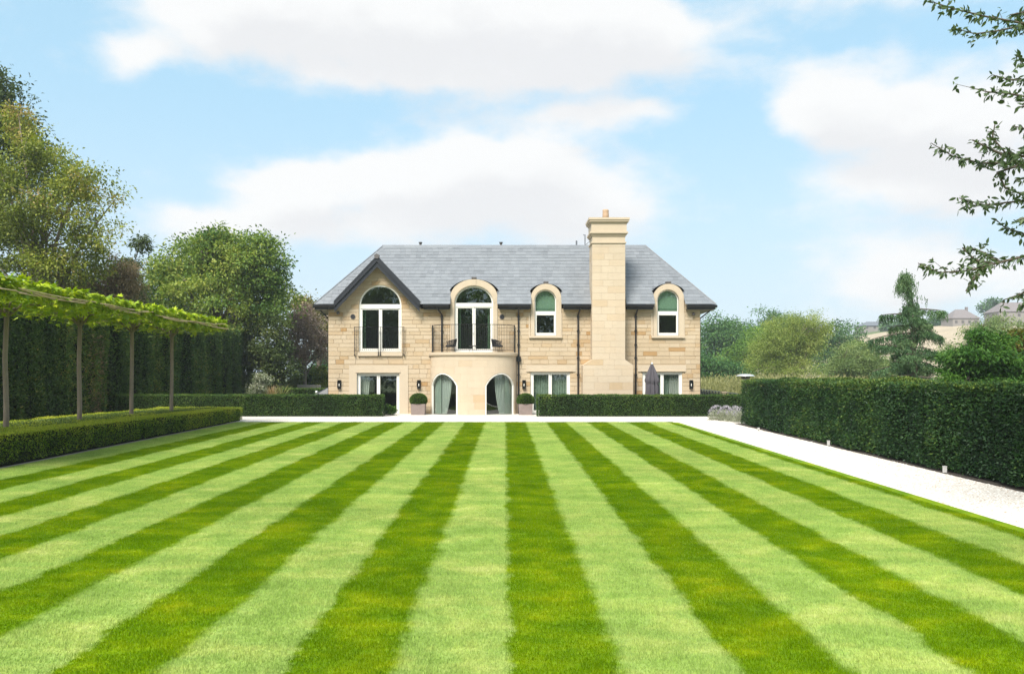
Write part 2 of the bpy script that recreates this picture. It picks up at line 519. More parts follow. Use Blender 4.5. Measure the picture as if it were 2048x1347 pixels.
def np_mesh(name, V, F, tint=None, smooth=False):
    me = bpy.data.meshes.new(name)
    V = np.ascontiguousarray(V, dtype=np.float32)
    F = np.ascontiguousarray(F, dtype=np.int32)
    k = F.shape[1]
    me.vertices.add(len(V))
    me.vertices.foreach_set('co', V.ravel())
    me.loops.add(F.size)
    me.loops.foreach_set('vertex_index', F.ravel())
    me.polygons.add(len(F))
    me.polygons.foreach_set('loop_start', np.arange(0, F.size, k, dtype=np.int32))
    if smooth:
        me.polygons.foreach_set('use_smooth', np.ones(len(F), dtype=bool))
    if tint is not None:
        at = me.attributes.new('tint', 'FLOAT', 'POINT')
        at.data.foreach_set('value', np.ascontiguousarray(tint, dtype=np.float32))
    me.update(calc_edges=True)
    return me


def unit(v):
    return v / np.maximum(np.linalg.norm(v, axis=1, keepdims=True), 1e-9)


_PERM = np.random.default_rng(99).random((64, 64, 64))


def vnoise(p):
    """value noise on a wrapped lattice, 0..1"""
    b = np.floor(p).astype(int)
    f = p - b
    f = f * f * (3 - 2 * f)
    out = 0.0
    for dx in (0, 1):
        for dy in (0, 1):
            for dz in (0, 1):
                w = (f[:, 0] if dx else 1 - f[:, 0]) * (f[:, 1] if dy else 1 - f[:, 1]) * (f[:, 2] if dz else 1 - f[:, 2])
                out = out + w * _PERM[(b[:, 0] + dx) % 64, (b[:, 1] + dy) % 64, (b[:, 2] + dz) % 64]
    return out


def wob(p, scale, seed=0):
    """smooth fractal noise, about -1..1"""
    q = p * scale / 2.6 + np.array([seed * 7.31 % 61, seed * 3.17 % 59, seed * 5.71 % 53])
    return (vnoise(q) - 0.5) * 1.5 + (vnoise(q * 2.1 + 11.3) - 0.5) * 0.8 + (vnoise(q * 4.3 + 5.7) - 0.5) * 0.4


def leaf_cards(P, axis, nrm, L, Wd, tint, fold=0.25):
    """kite shaped leaves, slightly folded; P base points"""
    n = len(P)
    axis = unit(axis)
    side = unit(np.cross(axis, nrm))
    up = np.cross(side, axis)
    L = np.broadcast_to(L, (n,))[:, None]
    Wd = np.broadcast_to(Wd, (n,))[:, None]
    V = np.empty((n, 4, 3))
    V[:, 0] = P
    V[:, 1] = P + axis * L * 0.45 + side * Wd * 0.5 + up * Wd * fold
    V[:, 2] = P + axis * L
    V[:, 3] = P + axis * L * 0.45 - side * Wd * 0.5 + up * Wd * fold
    F = np.arange(n * 4).reshape(n, 4)
    return V.reshape(-1, 3), F, np.repeat(np.clip(tint, 0, 1), 4)


def leaf_obj(name, parts, mat, parent=None):
    """parts: list of (V,F,tint)"""
    off = 0
    Vs, Fs, Ts = [], [], []
    for V, F, T in parts:
        Vs.append(V)
        Fs.append(F + off)
        Ts.append(T)
        off += len(V)
    return link(name, np_mesh(name, np.concatenate(Vs), np.concatenate(Fs), np.concatenate(Ts)), parent, mat)


def rnd_dirs(n, r=rng):
    return unit(r.normal(size=(n, 3)))


# pixel (2048-wide picture) at depth Y to world
def PX(px, Y):
    return (px - CX) / FPX * Y


def PZ(py, Y):
    return CAMZ + (HY - py) / FPX * Y


def ground(Y):
    return 0.0106 * min(max(Y, -15.0), 42.0)


ZT = 0.445           # level of the ground round the house
# ------------------------------------------------------------------ ground, lawn, gravel
LX0, LX1, LY0, LY1 = -12.45, 8.0, -6.0, 37.2


def m_ground():
    m, nt, b = mat_new('rough_grassland')
    p = nt.new('ShaderNodeNewGeometry').outputs['Position']
    c = nt.ramp(nt.noise(p, 0.06, 5.0, 0.6), [(0.3, (0.07, 0.11, 0.03)), (0.5, (0.11, 0.145, 0.045)), (0.7, (0.17, 0.17, 0.07))])
    c = nt.mix(0.35, c, nt.ramp(nt.noise(p, 1.7, 5.0, 0.7), [(0.3, (0.05, 0.08, 0.02)), (0.7, (0.16, 0.19, 0.06))]))
    nt.l.new(c, b.inputs['Base Color'])
    b.inputs['Roughness'].default_value = 0.95
    return m


M['ground'] = m_ground()


def sheet_rows(xs, ys, zf):
    V = np.array([(x, y, zf(x, y)) for y in ys for x in xs])
    nx = len(xs)
    F = np.array([(j * nx + i, j * nx + i + 1, (j + 1) * nx + i + 1, (j + 1) * nx + i) for j in range(len(ys) - 1) for i in range(nx - 1)])
    return V, F


def hillz(x, y):
    s = lambda a, b, t: (lambda u: u * u * (3 - 2 * u))(min(max((t - a) / (b - a), 0), 1))
    h = 27.0 * s(120, 380, y) * s(30, 190, x - 0.05 * (y - 200))
    return ground(y) - 0.03 + h + 1.2 * math.sin(x * 0.021 + 1) * s(150, 300, y)


xs = sorted(set([-900, -600, -400, -250, -150, -100, -60, -40, -25, -12, 0, 12, 25, 40, 55] + list(range(70, 420, 16)) + [450, 520, 600, 750, 900]))
ys = sorted(set([-900, -500, -250, -100, -50, -15, 0, 15, 30, 42, 55, 70, 90, 110] + list(range(125, 420, 16)) + [450, 500, 600, 750, 900]))
V, F = sheet_rows(xs, ys, hillz)
g = link('ground', np_mesh('ground', V, F, smooth=True), None, 'ground')
tag(g, kind='structure')


def m_field():
    m, nt, b = mat_new('stubble_field')
    p = nt.new('ShaderNodeNewGeometry').outputs['Position']
    c = nt.ramp(nt.noise(p, 0.05, 4.0, 0.6), [(0.3, (0.36, 0.29, 0.19)), (0.7, (0.47, 0.38, 0.26))])
    c2 = nt.ramp(nt.noise(nt.vmath('MULTIPLY', p, (0.12, 0.6, 0.6)), 1.0, 4.0, 0.7), [(0.35, (0.7, 0.7, 0.7)), (0.7, (1.1, 1.1, 1.1))])
    nt.l.new(nt.mix(1.0, c, c2, 'MULTIPLY'), b.inputs['Base Color'])
    b.inputs['Roughness'].default_value = 1.0
    return m


M['field'] = m_field()
V, F = sheet_rows([75 + 14 * i for i in range(24)], [150 + 12 * i for i in range(17)], lambda x, y: hillz(x, y) + 0.35)
tag(link('field', np_mesh('field', V, F, smooth=True), None, 'field'), kind='structure')


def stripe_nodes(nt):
    """0 = pale stripe, 1 = deep green stripe; painted sheen of mowing bands, 1.86 m a pair"""
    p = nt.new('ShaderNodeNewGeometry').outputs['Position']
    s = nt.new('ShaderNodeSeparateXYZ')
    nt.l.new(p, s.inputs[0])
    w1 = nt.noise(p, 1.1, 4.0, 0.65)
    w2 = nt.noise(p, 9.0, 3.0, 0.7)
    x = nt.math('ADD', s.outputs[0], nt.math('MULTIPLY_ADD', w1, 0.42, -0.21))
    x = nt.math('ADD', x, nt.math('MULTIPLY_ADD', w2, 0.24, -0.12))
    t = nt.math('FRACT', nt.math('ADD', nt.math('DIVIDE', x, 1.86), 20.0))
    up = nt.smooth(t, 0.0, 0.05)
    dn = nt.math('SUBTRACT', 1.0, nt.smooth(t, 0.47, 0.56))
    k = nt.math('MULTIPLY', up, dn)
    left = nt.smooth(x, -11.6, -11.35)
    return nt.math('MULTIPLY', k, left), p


def m_lawn(name, blade):
    m, nt, b = mat_new(name)
    k, p = stripe_nodes(nt)
    big = nt.noise(p, 0.33, 3.0, 0.55)
    mid = nt.noise(nt.vmath('MULTIPLY', p, (0.75, 1.15, 1.0)), 1.4, 6.0, 0.7)
    fine = nt.noise(p, 26.0, 4.0, 0.7)
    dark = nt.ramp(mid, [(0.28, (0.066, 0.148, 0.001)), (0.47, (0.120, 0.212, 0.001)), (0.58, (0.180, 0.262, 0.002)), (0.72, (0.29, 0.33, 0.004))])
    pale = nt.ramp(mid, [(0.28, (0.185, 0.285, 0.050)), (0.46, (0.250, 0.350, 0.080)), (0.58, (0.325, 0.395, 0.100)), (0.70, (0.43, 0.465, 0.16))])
    c = nt.mix(k, pale, dark)  # light off the leaning mown blades is put into the stripe colours
    f = nt.math('ADD', nt.math('MULTIPLY_ADD', big, 0.5, 0.75), nt.math('MULTIPLY_ADD', fine, 0.7, -0.35))
    sc = nt.new('ShaderNodeVectorMath', operation='SCALE')
    nt.l.new(c, sc.inputs[0])
    nt.l.new(f, sc.inputs['Scale'])
    col = sc.outputs[0]
    b.inputs['Roughness'].default_value = 0.55
    b.inputs['Specular IOR Level'].default_value = 0.06
    if blade:
        at = nt.new('ShaderNodeAttribute', attribute_name='tint')
        s2 = nt.new('ShaderNodeVectorMath', operation='SCALE')
        nt.l.new(col, s2.inputs[0])
        nt.l.new(nt.math('MULTIPLY_ADD', at.outputs['Fac'], 0.75, 0.80), s2.inputs['Scale'])
        col = s2.outputs[0]
        tr = nt.new('ShaderNodeBsdfTranslucent')
        nt.l.new(col, tr.inputs['Color'])
        mx = nt.new('ShaderNodeMixShader')
        mx.inputs[0].default_value = 0.35
        nt.l.new(b.outputs[0], mx.inputs[1])
        nt.l.new(tr.outputs[0], mx.inputs[2])
        nt.l.new(mx.outputs[0], nt.n['Material Output'].inputs['Surface'])
    nt.l.new(col, b.inputs['Base Color'])
    return m


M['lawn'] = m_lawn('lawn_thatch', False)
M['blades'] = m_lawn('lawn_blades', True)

poly = [(LX0, LY0), (LX1, LY0), (LX1, LY1 - 0.35), (LX1 - 0.12, LY1 - 0.1), (LX1 - 0.4, LY1), (LX0 + 0.9, LY1), (LX0 + 0.3, LY1 - 0.2), (LX0, LY1 - 0.9)]
me = bpy.data.meshes.new('lawn')
me.from_pydata([(x, y, ground(y)) for x, y in poly], [], [tuple(range(len(poly)))])
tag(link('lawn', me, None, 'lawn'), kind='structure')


def grass_scatter():
    """mown blades: six small tufts laid edge to edge over the lawn by geometry nodes"""
    T = 0.31
    Vs, Fs, tint, kind = [], [], [], []
    off = 0
    for typ in (0, 1):
        for var in range(3):
            n = 820
            P = np.column_stack([rng.uniform(-T / 2, T / 2, n), rng.uniform(-T / 2, T / 2, n), np.full(n, -0.002)])
            lean = (-0.15 if typ == 0 else 0.45)
            ax = np.column_stack([rng.normal(0, 0.42, n), rng.normal(lean, 0.35, n), np.full(n, 1.0)])
            ax = unit(ax) * rng.uniform(0.020, 0.038, n)[:, None]
            ang = rng.uniform(0, 3.14, n)
            sd = np.column_stack([np.cos(ang), np.sin(ang), np.zeros(n)]) * rng.uniform(0.0022, 0.0036, n)[:, None]
            V = np.stack([P - sd, P + sd, P + ax], 1).reshape(-1, 3)
            Vs.append(V)
            Fs.append(np.arange(n * 3).reshape(n, 3) + off)
            off += n * 3
            tint.append(np.repeat(rng.uniform(0, 1, n), 3))
            kind.append(np.full(n * 3, 10 + typ * 3 + var))
    pts, pk, flip = [], [], []
    y = -1.0
    ny = int((LY1 - 4.6) / T)
    for j in range(ny):
        y = 4.7 + j * T
        lim0, lim1 = -0.72 * y - 1.5, 0.72 * y + 1.5
        i0, i1 = int(max(LX0, lim0) / T) - 1, int(min(LX1, lim1) / T) + 1
        for i in range(i0, i1 + 1):
            x = i * T + T / 2
            if x < LX0 + T / 2 or x > LX1 - T / 2 + 0.02:
                continue
            t = (x / 1.86) % 1.0
            pts.append((x, y, ground(y)))
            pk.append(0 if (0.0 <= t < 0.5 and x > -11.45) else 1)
    pts = np.array(pts)
    n = len(pts)
    Vall = np.concatenate(Vs + [pts])
    me = bpy.data.meshes.new('grass')
    Fa = np.concatenate(Fs).astype(np.int32)
    me.vertices.add(len(Vall))
    me.vertices.foreach_set('co', Vall.astype(np.float32).ravel())
    me.loops.add(Fa.size)
    me.loops.foreach_set('vertex_index', Fa.ravel())
    me.polygons.add(len(Fa))
    me.polygons.foreach_set('loop_start', np.arange(0, Fa.size, 3, dtype=np.int32))
    def attr(nm, typ, arr, prop='value'):
        a = me.attributes.new(nm, typ, 'POINT')
        a.data.foreach_set(prop, arr)
    attr('tint', 'FLOAT', np.concatenate(tint + [np.zeros(n)]).astype(np.float32))
    attr('kind', 'INT', np.concatenate(kind + [np.array(pk)]).astype(np.int32))
    sc = np.ones((len(Vall), 3), dtype=np.float32)
    sc[-n:, 0] = rng.choice([-1, 1], n)
    sc[-n:, 2] = rng.uniform(0.8, 1.25, n)
    attr('scl', 'FLOAT_VECTOR', sc.ravel(), 'vector')
    attr('pick', 'INT', rng.integers(0, 3, len(Vall)).astype(np.int32))
    me.update(calc_edges=True)
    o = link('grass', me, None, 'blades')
    ng = bpy.data.node_groups.new('mown_grass', 'GeometryNodeTree')
    ng.interface.new_socket('Geometry', in_out='INPUT', socket_type='NodeSocketGeometry')
    ng.interface.new_socket('Geometry', in_out='OUTPUT', socket_type='NodeSocketGeometry')
    N, Lk = ng.nodes, ng.links
    gi, go = N.new('NodeGroupInput'), N.new('NodeGroupOutput')
    def named(nm, typ):
        a = N.new('GeometryNodeInputNamedAttribute')
        a.data_type = typ
        a.inputs[0].default_value = nm
        return [s for s in a.outputs if s.enabled][0]
    kd, pkk, scl = named('kind', 'INT'), named('pick', 'INT'), named('scl', 'FLOAT_VECTOR')
    def sep(val):
        c = N.new('FunctionNodeCompare')
        c.data_type = 'INT'
        c.operation = 'EQUAL'
        ins = [s for s in c.inputs if s.enabled]
        Lk.new(kd, ins[0])
        ins[1].default_value = val
        s = N.new('GeometryNodeSeparateGeometry')
        s.domain = 'POINT'
        Lk.new(gi.outputs[0], s.inputs[0])
        Lk.new(c.outputs[0], s.inputs[1])
        return s.outputs[0]
    jo = N.new('GeometryNodeJoinGeometry')
    for typ in (0, 1):
        j = N.new('GeometryNodeJoinGeometry')
        for var in range(3):
            gti = N.new('GeometryNodeGeometryToInstance')
            Lk.new(sep(10 + typ * 3 + var), gti.inputs[0])
            Lk.new(gti.outputs[0], j.inputs[0])
        ip = N.new('GeometryNodeInstanceOnPoints')
        Lk.new(sep(typ), ip.inputs['Points'])
        Lk.new(j.outputs[0], ip.inputs['Instance'])
        ip.inputs['Pick Instance'].default_value = True
        Lk.new(pkk, ip.inputs['Instance Index'])
        Lk.new(scl, ip.inputs['Scale'])
        Lk.new(ip.outputs[0], jo.inputs[0])
    Lk.new(jo.outputs[0], go.inputs[0])
    md = o.modifiers.new('grass', 'NODES')
    md.node_group = ng
    tag(o, 'short mown grass blades covering the striped lawn', 'grass', kind='stuff')


grass_scatter()


def m_gravel():
    m, nt, b = mat_new('pale_gravel')
    p = nt.new('ShaderNodeNewGeometry').outputs['Position']
    vo = nt.new('ShaderNodeTexVoronoi')
    vo.inputs['Scale'].default_value = 34.0
    nt.l.new(p, vo.inputs['Vector'])
    c = nt.ramp(vo.outputs['Distance'], [(0.0, (0.74, 0.69, 0.625)), (0.5, (0.66, 0.605, 0.535)), (0.9, (0.36, 0.30, 0.245))])
    c = nt.mix(nt.smooth(nt.noise(p, 0.8, 4.0, 0.6), 0.45, 0.75), c, (0.62, 0.575, 0.52))
    nt.l.new(c, b.inputs['Base Color'])
    b.inputs['Roughness'].default_value = 0.9
    bp = nt.new('ShaderNodeBump')
    bp.inputs['Strength'].default_value = 0.5
    bp.inputs['Distance'].default_value = 0.02
    bp.invert = True
    nt.l.new(vo.outputs['Distance'], bp.inputs['Height'])
    nt.l.new(bp.outputs[0], b.inputs['Normal'])
    return m


M['gravel'] = m_gravel()
M['pebble'] = mat_pieces('limestone_chippings', [(0.0, (0.76, 0.73, 0.68)), (0.6, (0.70, 0.66, 0.60)), (0.88, (0.56, 0.49, 0.42)), (1.0, (0.36, 0.27, 0.20))], 0.85, 0.06, 20.0, 0.1)
# path along the tall hedge, then the broad band in front of the house and the terrace up to its wall
gx = [LX1 - 0.15, 10.9]
V, F = sheet_rows([LX1 - 0.02, 10.95], [-6, 5, 15, 25, 36.4], lambda x, y: ground(y) - 0.006)
tag(link('gravel_path', np_mesh('gravel_path', V, F), None, 'gravel'), kind='structure')
V, F = sheet_rows([-20.5, -12, 0, 10.95, 14], [36.4, 37.6, 39, 41.0, 44.6], lambda x, y: min(ground(y) - 0.004 + 0.03 * max(0, min(1, (y - 37) / 2)), ZT))
tag(link('gravel_terrace', np_mesh('gravel_terrace', V, F), None, 'gravel'), kind='structure')


def pebbles():
    n = 15000
    y = 9 + (37.0 - 9) * rng.random(n) ** 1.25
    x = rng.uniform(LX1 + 0.02, 10.8, n)
    n2 = 3000
    x = np.concatenate([x, rng.uniform(-12.5, 11, n2)])
    y = np.concatenate([y, rng.uniform(37.25, 40.8, n2)])
    n = len(x)
    gz = np.array([ground(b) for b in y]) + np.where(y > 37, 0.02, 0)
    base = np.array([(1, 0, 0), (0, 1, 0), (-1, 0, 0), (0, -1, 0), (0, 0, 1)], float)
    s = rng.uniform(0.010, 0.026, n)
    a = rng.uniform(0, 6.28, n)
    V = np.empty((n, 5, 3))
    for k in range(5):
        j = rng.uniform(0.65, 1.25, (n, 3))
        bx, by, bz = base[k] * 1.0
        V[:, k, 0] = x + (bx * np.cos(a) - by * np.sin(a)) * s * j[:, 0]
        V[:, k, 1] = y + (bx * np.sin(a) + by * np.cos(a)) * s * j[:, 1]
        V[:, k, 2] = gz - 0.006 + bz * s * 0.8 * j[:, 2]
    f = np.array([(0, 1, 4), (1, 2, 4), (2, 3, 4), (3, 0, 4)])
    F = (np.arange(n)[:, None, None] * 5 + f).reshape(-1, 3)
    o = link('gravel_stones', np_mesh('gravel_stones', V.reshape(-1, 3), F), None, 'pebble')
    tag(o, 'loose pale limestone chippings scattered over the gravel path', 'gravel', kind='stuff')


pebbles()
# narrow steel edging between lawn and box bed
mb = MB()
ea, eb = LX0 - 0.045, LX0 - 0.025
mb.add([(x, y, ground(y) + dz) for y in (5.0, 37.2) for x, dz in ((ea, -0.05), (eb, -0.05), (eb, 0.022), (ea, 0.022))], [(0, 1, 2, 3), (7, 6, 5, 4), (0, 4, 5, 1), (3, 2, 6, 7), (0, 3, 7, 4), (1, 5, 6, 2)])
tag(mb.build('lawn_edging', M['render']), 'thin pale edging strip between lawn and clipped box bed', 'edging')


# ------------------------------------------------------------------ the house
WY = 44.5                                   # plane of the front wall


def hx(px):
    return PX(px, WY)


def hz(py):
    return PZ(py, WY)


house = empty('house', (0.5, WY, ZT))
tag(house, 'two storey sandstone house with slate hipped roof, bow balcony and tall stone chimney', 'house')


class Opening:
    def __init__(self, x0, x1, z0, z1, rise=0.0):
        self.x0, self.x1, self.z0, self.z1, self.rise = x0, x1, z0, z1, rise
        self.c, self.h = (x0 + x1) / 2, (x1 - x0) / 2

    def top(self, x):
        if self.rise <= 0:
            return self.z1
        u = min(1.0, abs(x - self.c) / self.h)
        return self.z1 + self.rise * math.sqrt(max(0.0, 1 - u * u))

    def span(self, z):
        """blocked x interval at height z"""
        if z <= self.z0 or z >= self.z1 + self.rise:
            return None
        if z <= self.z1:
            return (self.x0, self.x1)
        u = (z - self.z1) / self.rise
        w = self.h * math.sqrt(max(0.0, 1 - u * u))
        return (self.c - w, self.c + w)

    def outline(self, n=24):
        """closed loop, counter clockwise from bottom left, seen from the front"""
        p = [(self.x0, self.z0), (self.x1, self.z0)]
        if self.rise <= 0:
            return p + [(self.x1, self.z1), (self.x0, self.z1)]
        for i in range(n + 1):
            a = math.pi * i / n
            p.append((self.c + self.h * math.cos(a), self.z1 + self.rise * math.sin(a)))
        return p


def panel(mb, x0, x1, zb, zt, ops, y, extra=()):
    """upright sheet facing -Y with openings, made of columns"""
    xs = {x0, x1, *extra}
    for o in ops:
        xs |= {o.x0, o.x1}
        if o.rise > 0:
            xs |= {o.c - o.h * math.cos(math.pi * i / 24) for i in range(25)}
    xs = sorted(x for x in xs if x0 - 1e-6 <= x <= x1 + 1e-6)
    for a, b in zip(xs[:-1], xs[1:]):
        if b - a < 1e-5:
            continue
        mid = (a + b) / 2
        cov = sorted([o for o in ops if o.x0 < mid < o.x1], key=lambda o: o.z0)
        lo = (zb(a), zb(b))
        for o in cov:
            if o.z0 > min(lo) + 1e-4:
                mb.add([(a, y, lo[0]), (b, y, lo[1]), (b, y, o.z0), (a, y, o.z0)], [(0, 1, 2, 3)])
            lo = (o.top(a), o.top(b))
        hi = (zt(a), zt(b))
        if max(hi) > min(lo) + 1e-4:
            mb.add([(a, y, lo[0]), (b, y, lo[1]), (b, y, max(hi[1], lo[1])), (a, y, max(hi[0], lo[0]))], [(0, 1, 2, 3)])


def reveal(mb, o, y0, y1):
    p = o.outline()
    n = len(p)
    for i in range(n):
        (xa, za), (xb, zb_) = p[i], p[(i + 1) % n]
        mb.add([(xa, y0, za), (xb, y0, zb_), (xb, y1, zb_), (xa, y1, za)], [(0, 1, 2, 3)])


# openings, in the order left to right (picture units to metres)
O_GAB = Opening(hx(718), hx(803), hz(703), hz(611), (611 - 569.5) / FPX * WY)
O_LDOOR = Opening(hx(714), hx(799), ZT, hz(746))
O_BAYIN = Opening(hx(868), hx(1026), ZT, hz(722))
O_CEN = Opening(hx(909), hx(986.5), hz(704), hz(606), (606 - 571.5) / FPX * WY)
O_D1 = Opening(hx(1069), hx(1112.5), hz(671), hz(601), (601 - 579.5) / FPX * WY)
O_D2 = Opening(hx(1314), hx(1357.5), hz(671), hz(601), (601 - 579.5) / FPX * WY)
O_RW1 = Opening(hx(1061), hx(1140), ZT, hz(743.5))
O_RW2 = Opening(hx(1285), hx(1364.5), ZT, hz(743.5))
OPS = [O_GAB, O_LDOOR, O_BAYIN, O_CEN, O_D1, O_D2, O_RW1, O_RW2]
WX0, WX1 = hx(657), hx(1400)
ZE = PZ(608, 44.0)                          # eaves level of the roof plane at Y = 44
YE, PITCH = 44.0, 1.139
ZWALL = hz(617)
GXC, GHW = hx(757), 91.5 / FPX * WY         # gable centre and half width
GZB, GZT = hz(613), PZ(514, 44.0)


def gable_top(x):
    t = GZT - 0.30 - abs(x - GXC) * (GZT - GZB) / GHW
    return max(ZWALL, t)


def dormer_top(x):
    for o, dz in ((O_CEN, 0.36), (O_D1, 0.3), (O_D2, 0.3)):
        if abs(x - o.c) < o.h + 0.2:
            return max(ZWALL, o.z1 + o.rise + 0.15 - 0.4 * (abs(x - o.c) / (o.h + 0.2)) ** 4)
    return ZWALL


mb = MB()
ext = [GXC, GXC - GHW, GXC + GHW] + [GXC - GHW + 2 * GHW * i / 30 for i in range(31)]
for o in (O_CEN, O_D1, O_D2):
    ext += [o.c - o.h - 0.2, o.c + o.h + 0.2]
panel(mb, WX0, WX1, lambda x: ZT - 0.3, lambda x: max(gable_top(x), dormer_top(x)), OPS, WY + 0.012, ext)
for o in OPS:
    if o is not O_BAYIN:
        reveal(mb, o, WY + 0.012, WY + 0.22)
front = mb.build('wall', M['mortar'], house)
YB = 50.1
mb = MB()
mb.box(WX0, WX0 + 0.25, WY + 0.25, YB, ZT - 0.3, ZWALL)
link('side_wall', mb.mesh('side_wall'), house, 'stone')
mb = MB()
mb.box(WX1 - 0.25, WX1, WY + 0.25, YB, ZT - 0.3, ZWALL)
link('side_wall', mb.mesh('side_wall'), house, 'stone')
mb = MB()
mb.box(WX0 + 0.26, WX1 - 0.26, YB - 0.25, YB, ZT - 0.3, ZWALL)
link('back_wall', mb.mesh('back_wall'), house, 'stone')
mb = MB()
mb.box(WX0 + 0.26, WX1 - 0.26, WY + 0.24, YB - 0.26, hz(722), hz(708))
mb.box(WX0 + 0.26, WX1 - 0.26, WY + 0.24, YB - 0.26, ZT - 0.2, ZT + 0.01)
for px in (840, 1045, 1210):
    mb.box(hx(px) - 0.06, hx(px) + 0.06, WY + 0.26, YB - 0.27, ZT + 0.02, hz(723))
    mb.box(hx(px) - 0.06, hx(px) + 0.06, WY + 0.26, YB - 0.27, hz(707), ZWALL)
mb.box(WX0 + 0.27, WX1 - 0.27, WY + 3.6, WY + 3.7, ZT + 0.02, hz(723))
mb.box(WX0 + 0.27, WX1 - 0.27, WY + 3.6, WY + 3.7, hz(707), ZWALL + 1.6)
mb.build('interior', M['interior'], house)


def many(pieces, name, matname, parent, stuffname, limit=300):
    """pieces: (area, MB). the largest become parts, the rest one joined part"""
    pieces = sorted(pieces, key=lambda t: -t[0])
    for a, m_ in pieces[:limit]:
        m_.build(name, M[matname], parent)
    rest = pieces[limit:]
    if rest:
        j = MB()
        for a, m_ in rest:
            j.add(m_.v, m_.f)
        tag(j.build(stuffname, M[matname], parent), kind='stuff')


# wall stones: coursed, random lengths, cut round openings, gable and dormers
SUR = []                                     # dressed surrounds the stones stop under
for o, px0, px1, py in ((O_LDOOR, 699, 816, 730), (O_RW1, 1053, 1151, 730), (O_RW2, 1276, 1371, 730)):
    SUR.append(Opening(hx(px0) + 0.05, hx(px1) - 0.05, ZT if o is O_LDOOR else hz(745), hz(py) - 0.04))
SUR.append(Opening(hx(901) + 0.05, hx(995) - 0.05, hz(712), 9.9))
SUR.append(Opening(hx(1062) + 0.04, hx(1122) - 0.04, hz(673), 9.9))
SUR.append(Opening(hx(1307) + 0.04, hx(1366) - 0.04, hz(673), 9.9))
SUR.append(Opening(hx(863), hx(1031), ZT, hz(706)))
SUR.append(Opening(hx(1186), hx(1248), ZT - 0.3, 12))
BL = OPS + SUR
stones = []
z = ZT - 0.12
ci = 0
rs = random.Random(11)
while z < GZT:
    h = rs.choice([0.20, 0.225, 0.235, 0.25, 0.26])
    z1 = z + h
    if z < ZWALL < z1 + 0.08:
        z1 = max(ZWALL, z + 0.12)
    lo, hi = (WX0, WX1)
    if z >= ZWALL - 1e-3:
        k = (GZT - GZB) / GHW
        wt = max(0.02, (GZT - 0.30 - z1) / k)
        wb = (GZT - 0.30 - z) / k
        if GZT - 0.30 - z1 < 0.05:
            break
        bl_b, bl_t = (GXC - wb, GXC + wb), (GXC - wt, GXC + wt)
    else:
        bl_b = bl_t = (WX0 - 0.012, WX1 + 0.012)
    g = 0.007
    # free intervals at bottom and top of the course
    cuts = []
    for o in BL:
        s0, s1 = o.span(z + 0.004), o.span(z1 - 0.004)
        sm = o.span((z + z1) / 2)
        if s0 is None and s1 is None and sm is None:
            continue
        if s0 is None:
            s0 = s1 or sm
        if s1 is None:
            s1 = (o.c, o.c) if o.rise > 0 and z1 > o.z1 + o.rise else s0
        cuts.append((s0, s1))
    cuts.sort(key=lambda c: c[0][0])
    segs = []
    cb, ct = bl_b[0], bl_t[0]
    for s0, s1 in cuts:
        if s0[0] > bl_b[1]:
            break
        if min(s0[0], s1[0]) > max(cb, ct) + 0.03:
            segs.append((cb, ct, s0[0], s1[0]))
        cb, ct = max(cb, s0[1]), max(ct, s1[1])
    if bl_b[1] > cb + 0.03:
        segs.append((cb, ct, bl_b[1], bl_t[1]))
    for (xb0, xt0, xb1, xt1) in segs:
        joints = []
        x = max(xb0, xt0) + rs.uniform(0.25, 0.9)
        end = min(xb1, xt1)
        while x < end - 0.2:
            joints.append(x)
            x += rs.choice([0.32, 0.45, 0.55, 0.7, 0.85, 1.0]) * rs.uniform(0.9, 1.1)
        bs = [(xb0, xt0)] + [(j, j) for j in joints] + [(xb1, xt1)]
        for (a0, a1), (b0, b1) in zip(bs[:-1], bs[1:]):
            if b0 - a0 < 0.03:
                continue
            pol = [(a0 + g, z + g), (b0 - g, z + g), (max(b1 - g, a1 + g + 0.004), z1 - g), (a1 + g, z1 - g)]
            m_ = MB()
            m_.stone(pol, WY - 0.006 - rs.random() * 0.014, WY + 0.02, 0.010)
            stones.append(((b0 - a0) * h, m_))
    z = z1
    ci += 1
many(stones, 'stone', 'stone', house, 'small_stones')

# --- roof
XE0, XE1 = PX(628, YE), PX(1432, YE)
RUN = 3.3
YR, ZR = YE + RUN, ZE + RUN * PITCH
roof = MB()


def roof_cut(x):
    """how far the front slope is cut back (Y) where gable and dormers stand"""
    y = YE
    if abs(x - GXC) < GHW:
        gz_ = GZT - abs(x - GXC) * (GZT - GZB) / GHW
        y = max(y, YE + (gz_ - ZE) / PITCH - 0.12)
    for o_, px0, px1 in ((O_CEN, 901, 995), (O_D1, 1061.5, 1122.5), (O_D2, 1306.5, 1367.5)):
        if hx(px0) + 0.02 < x < hx(px1) - 0.02:
            y = max(y, WY + 0.35)
    if hx(1186) < x < hx(1250):
        y = max(y, WY + 0.2)
    return y


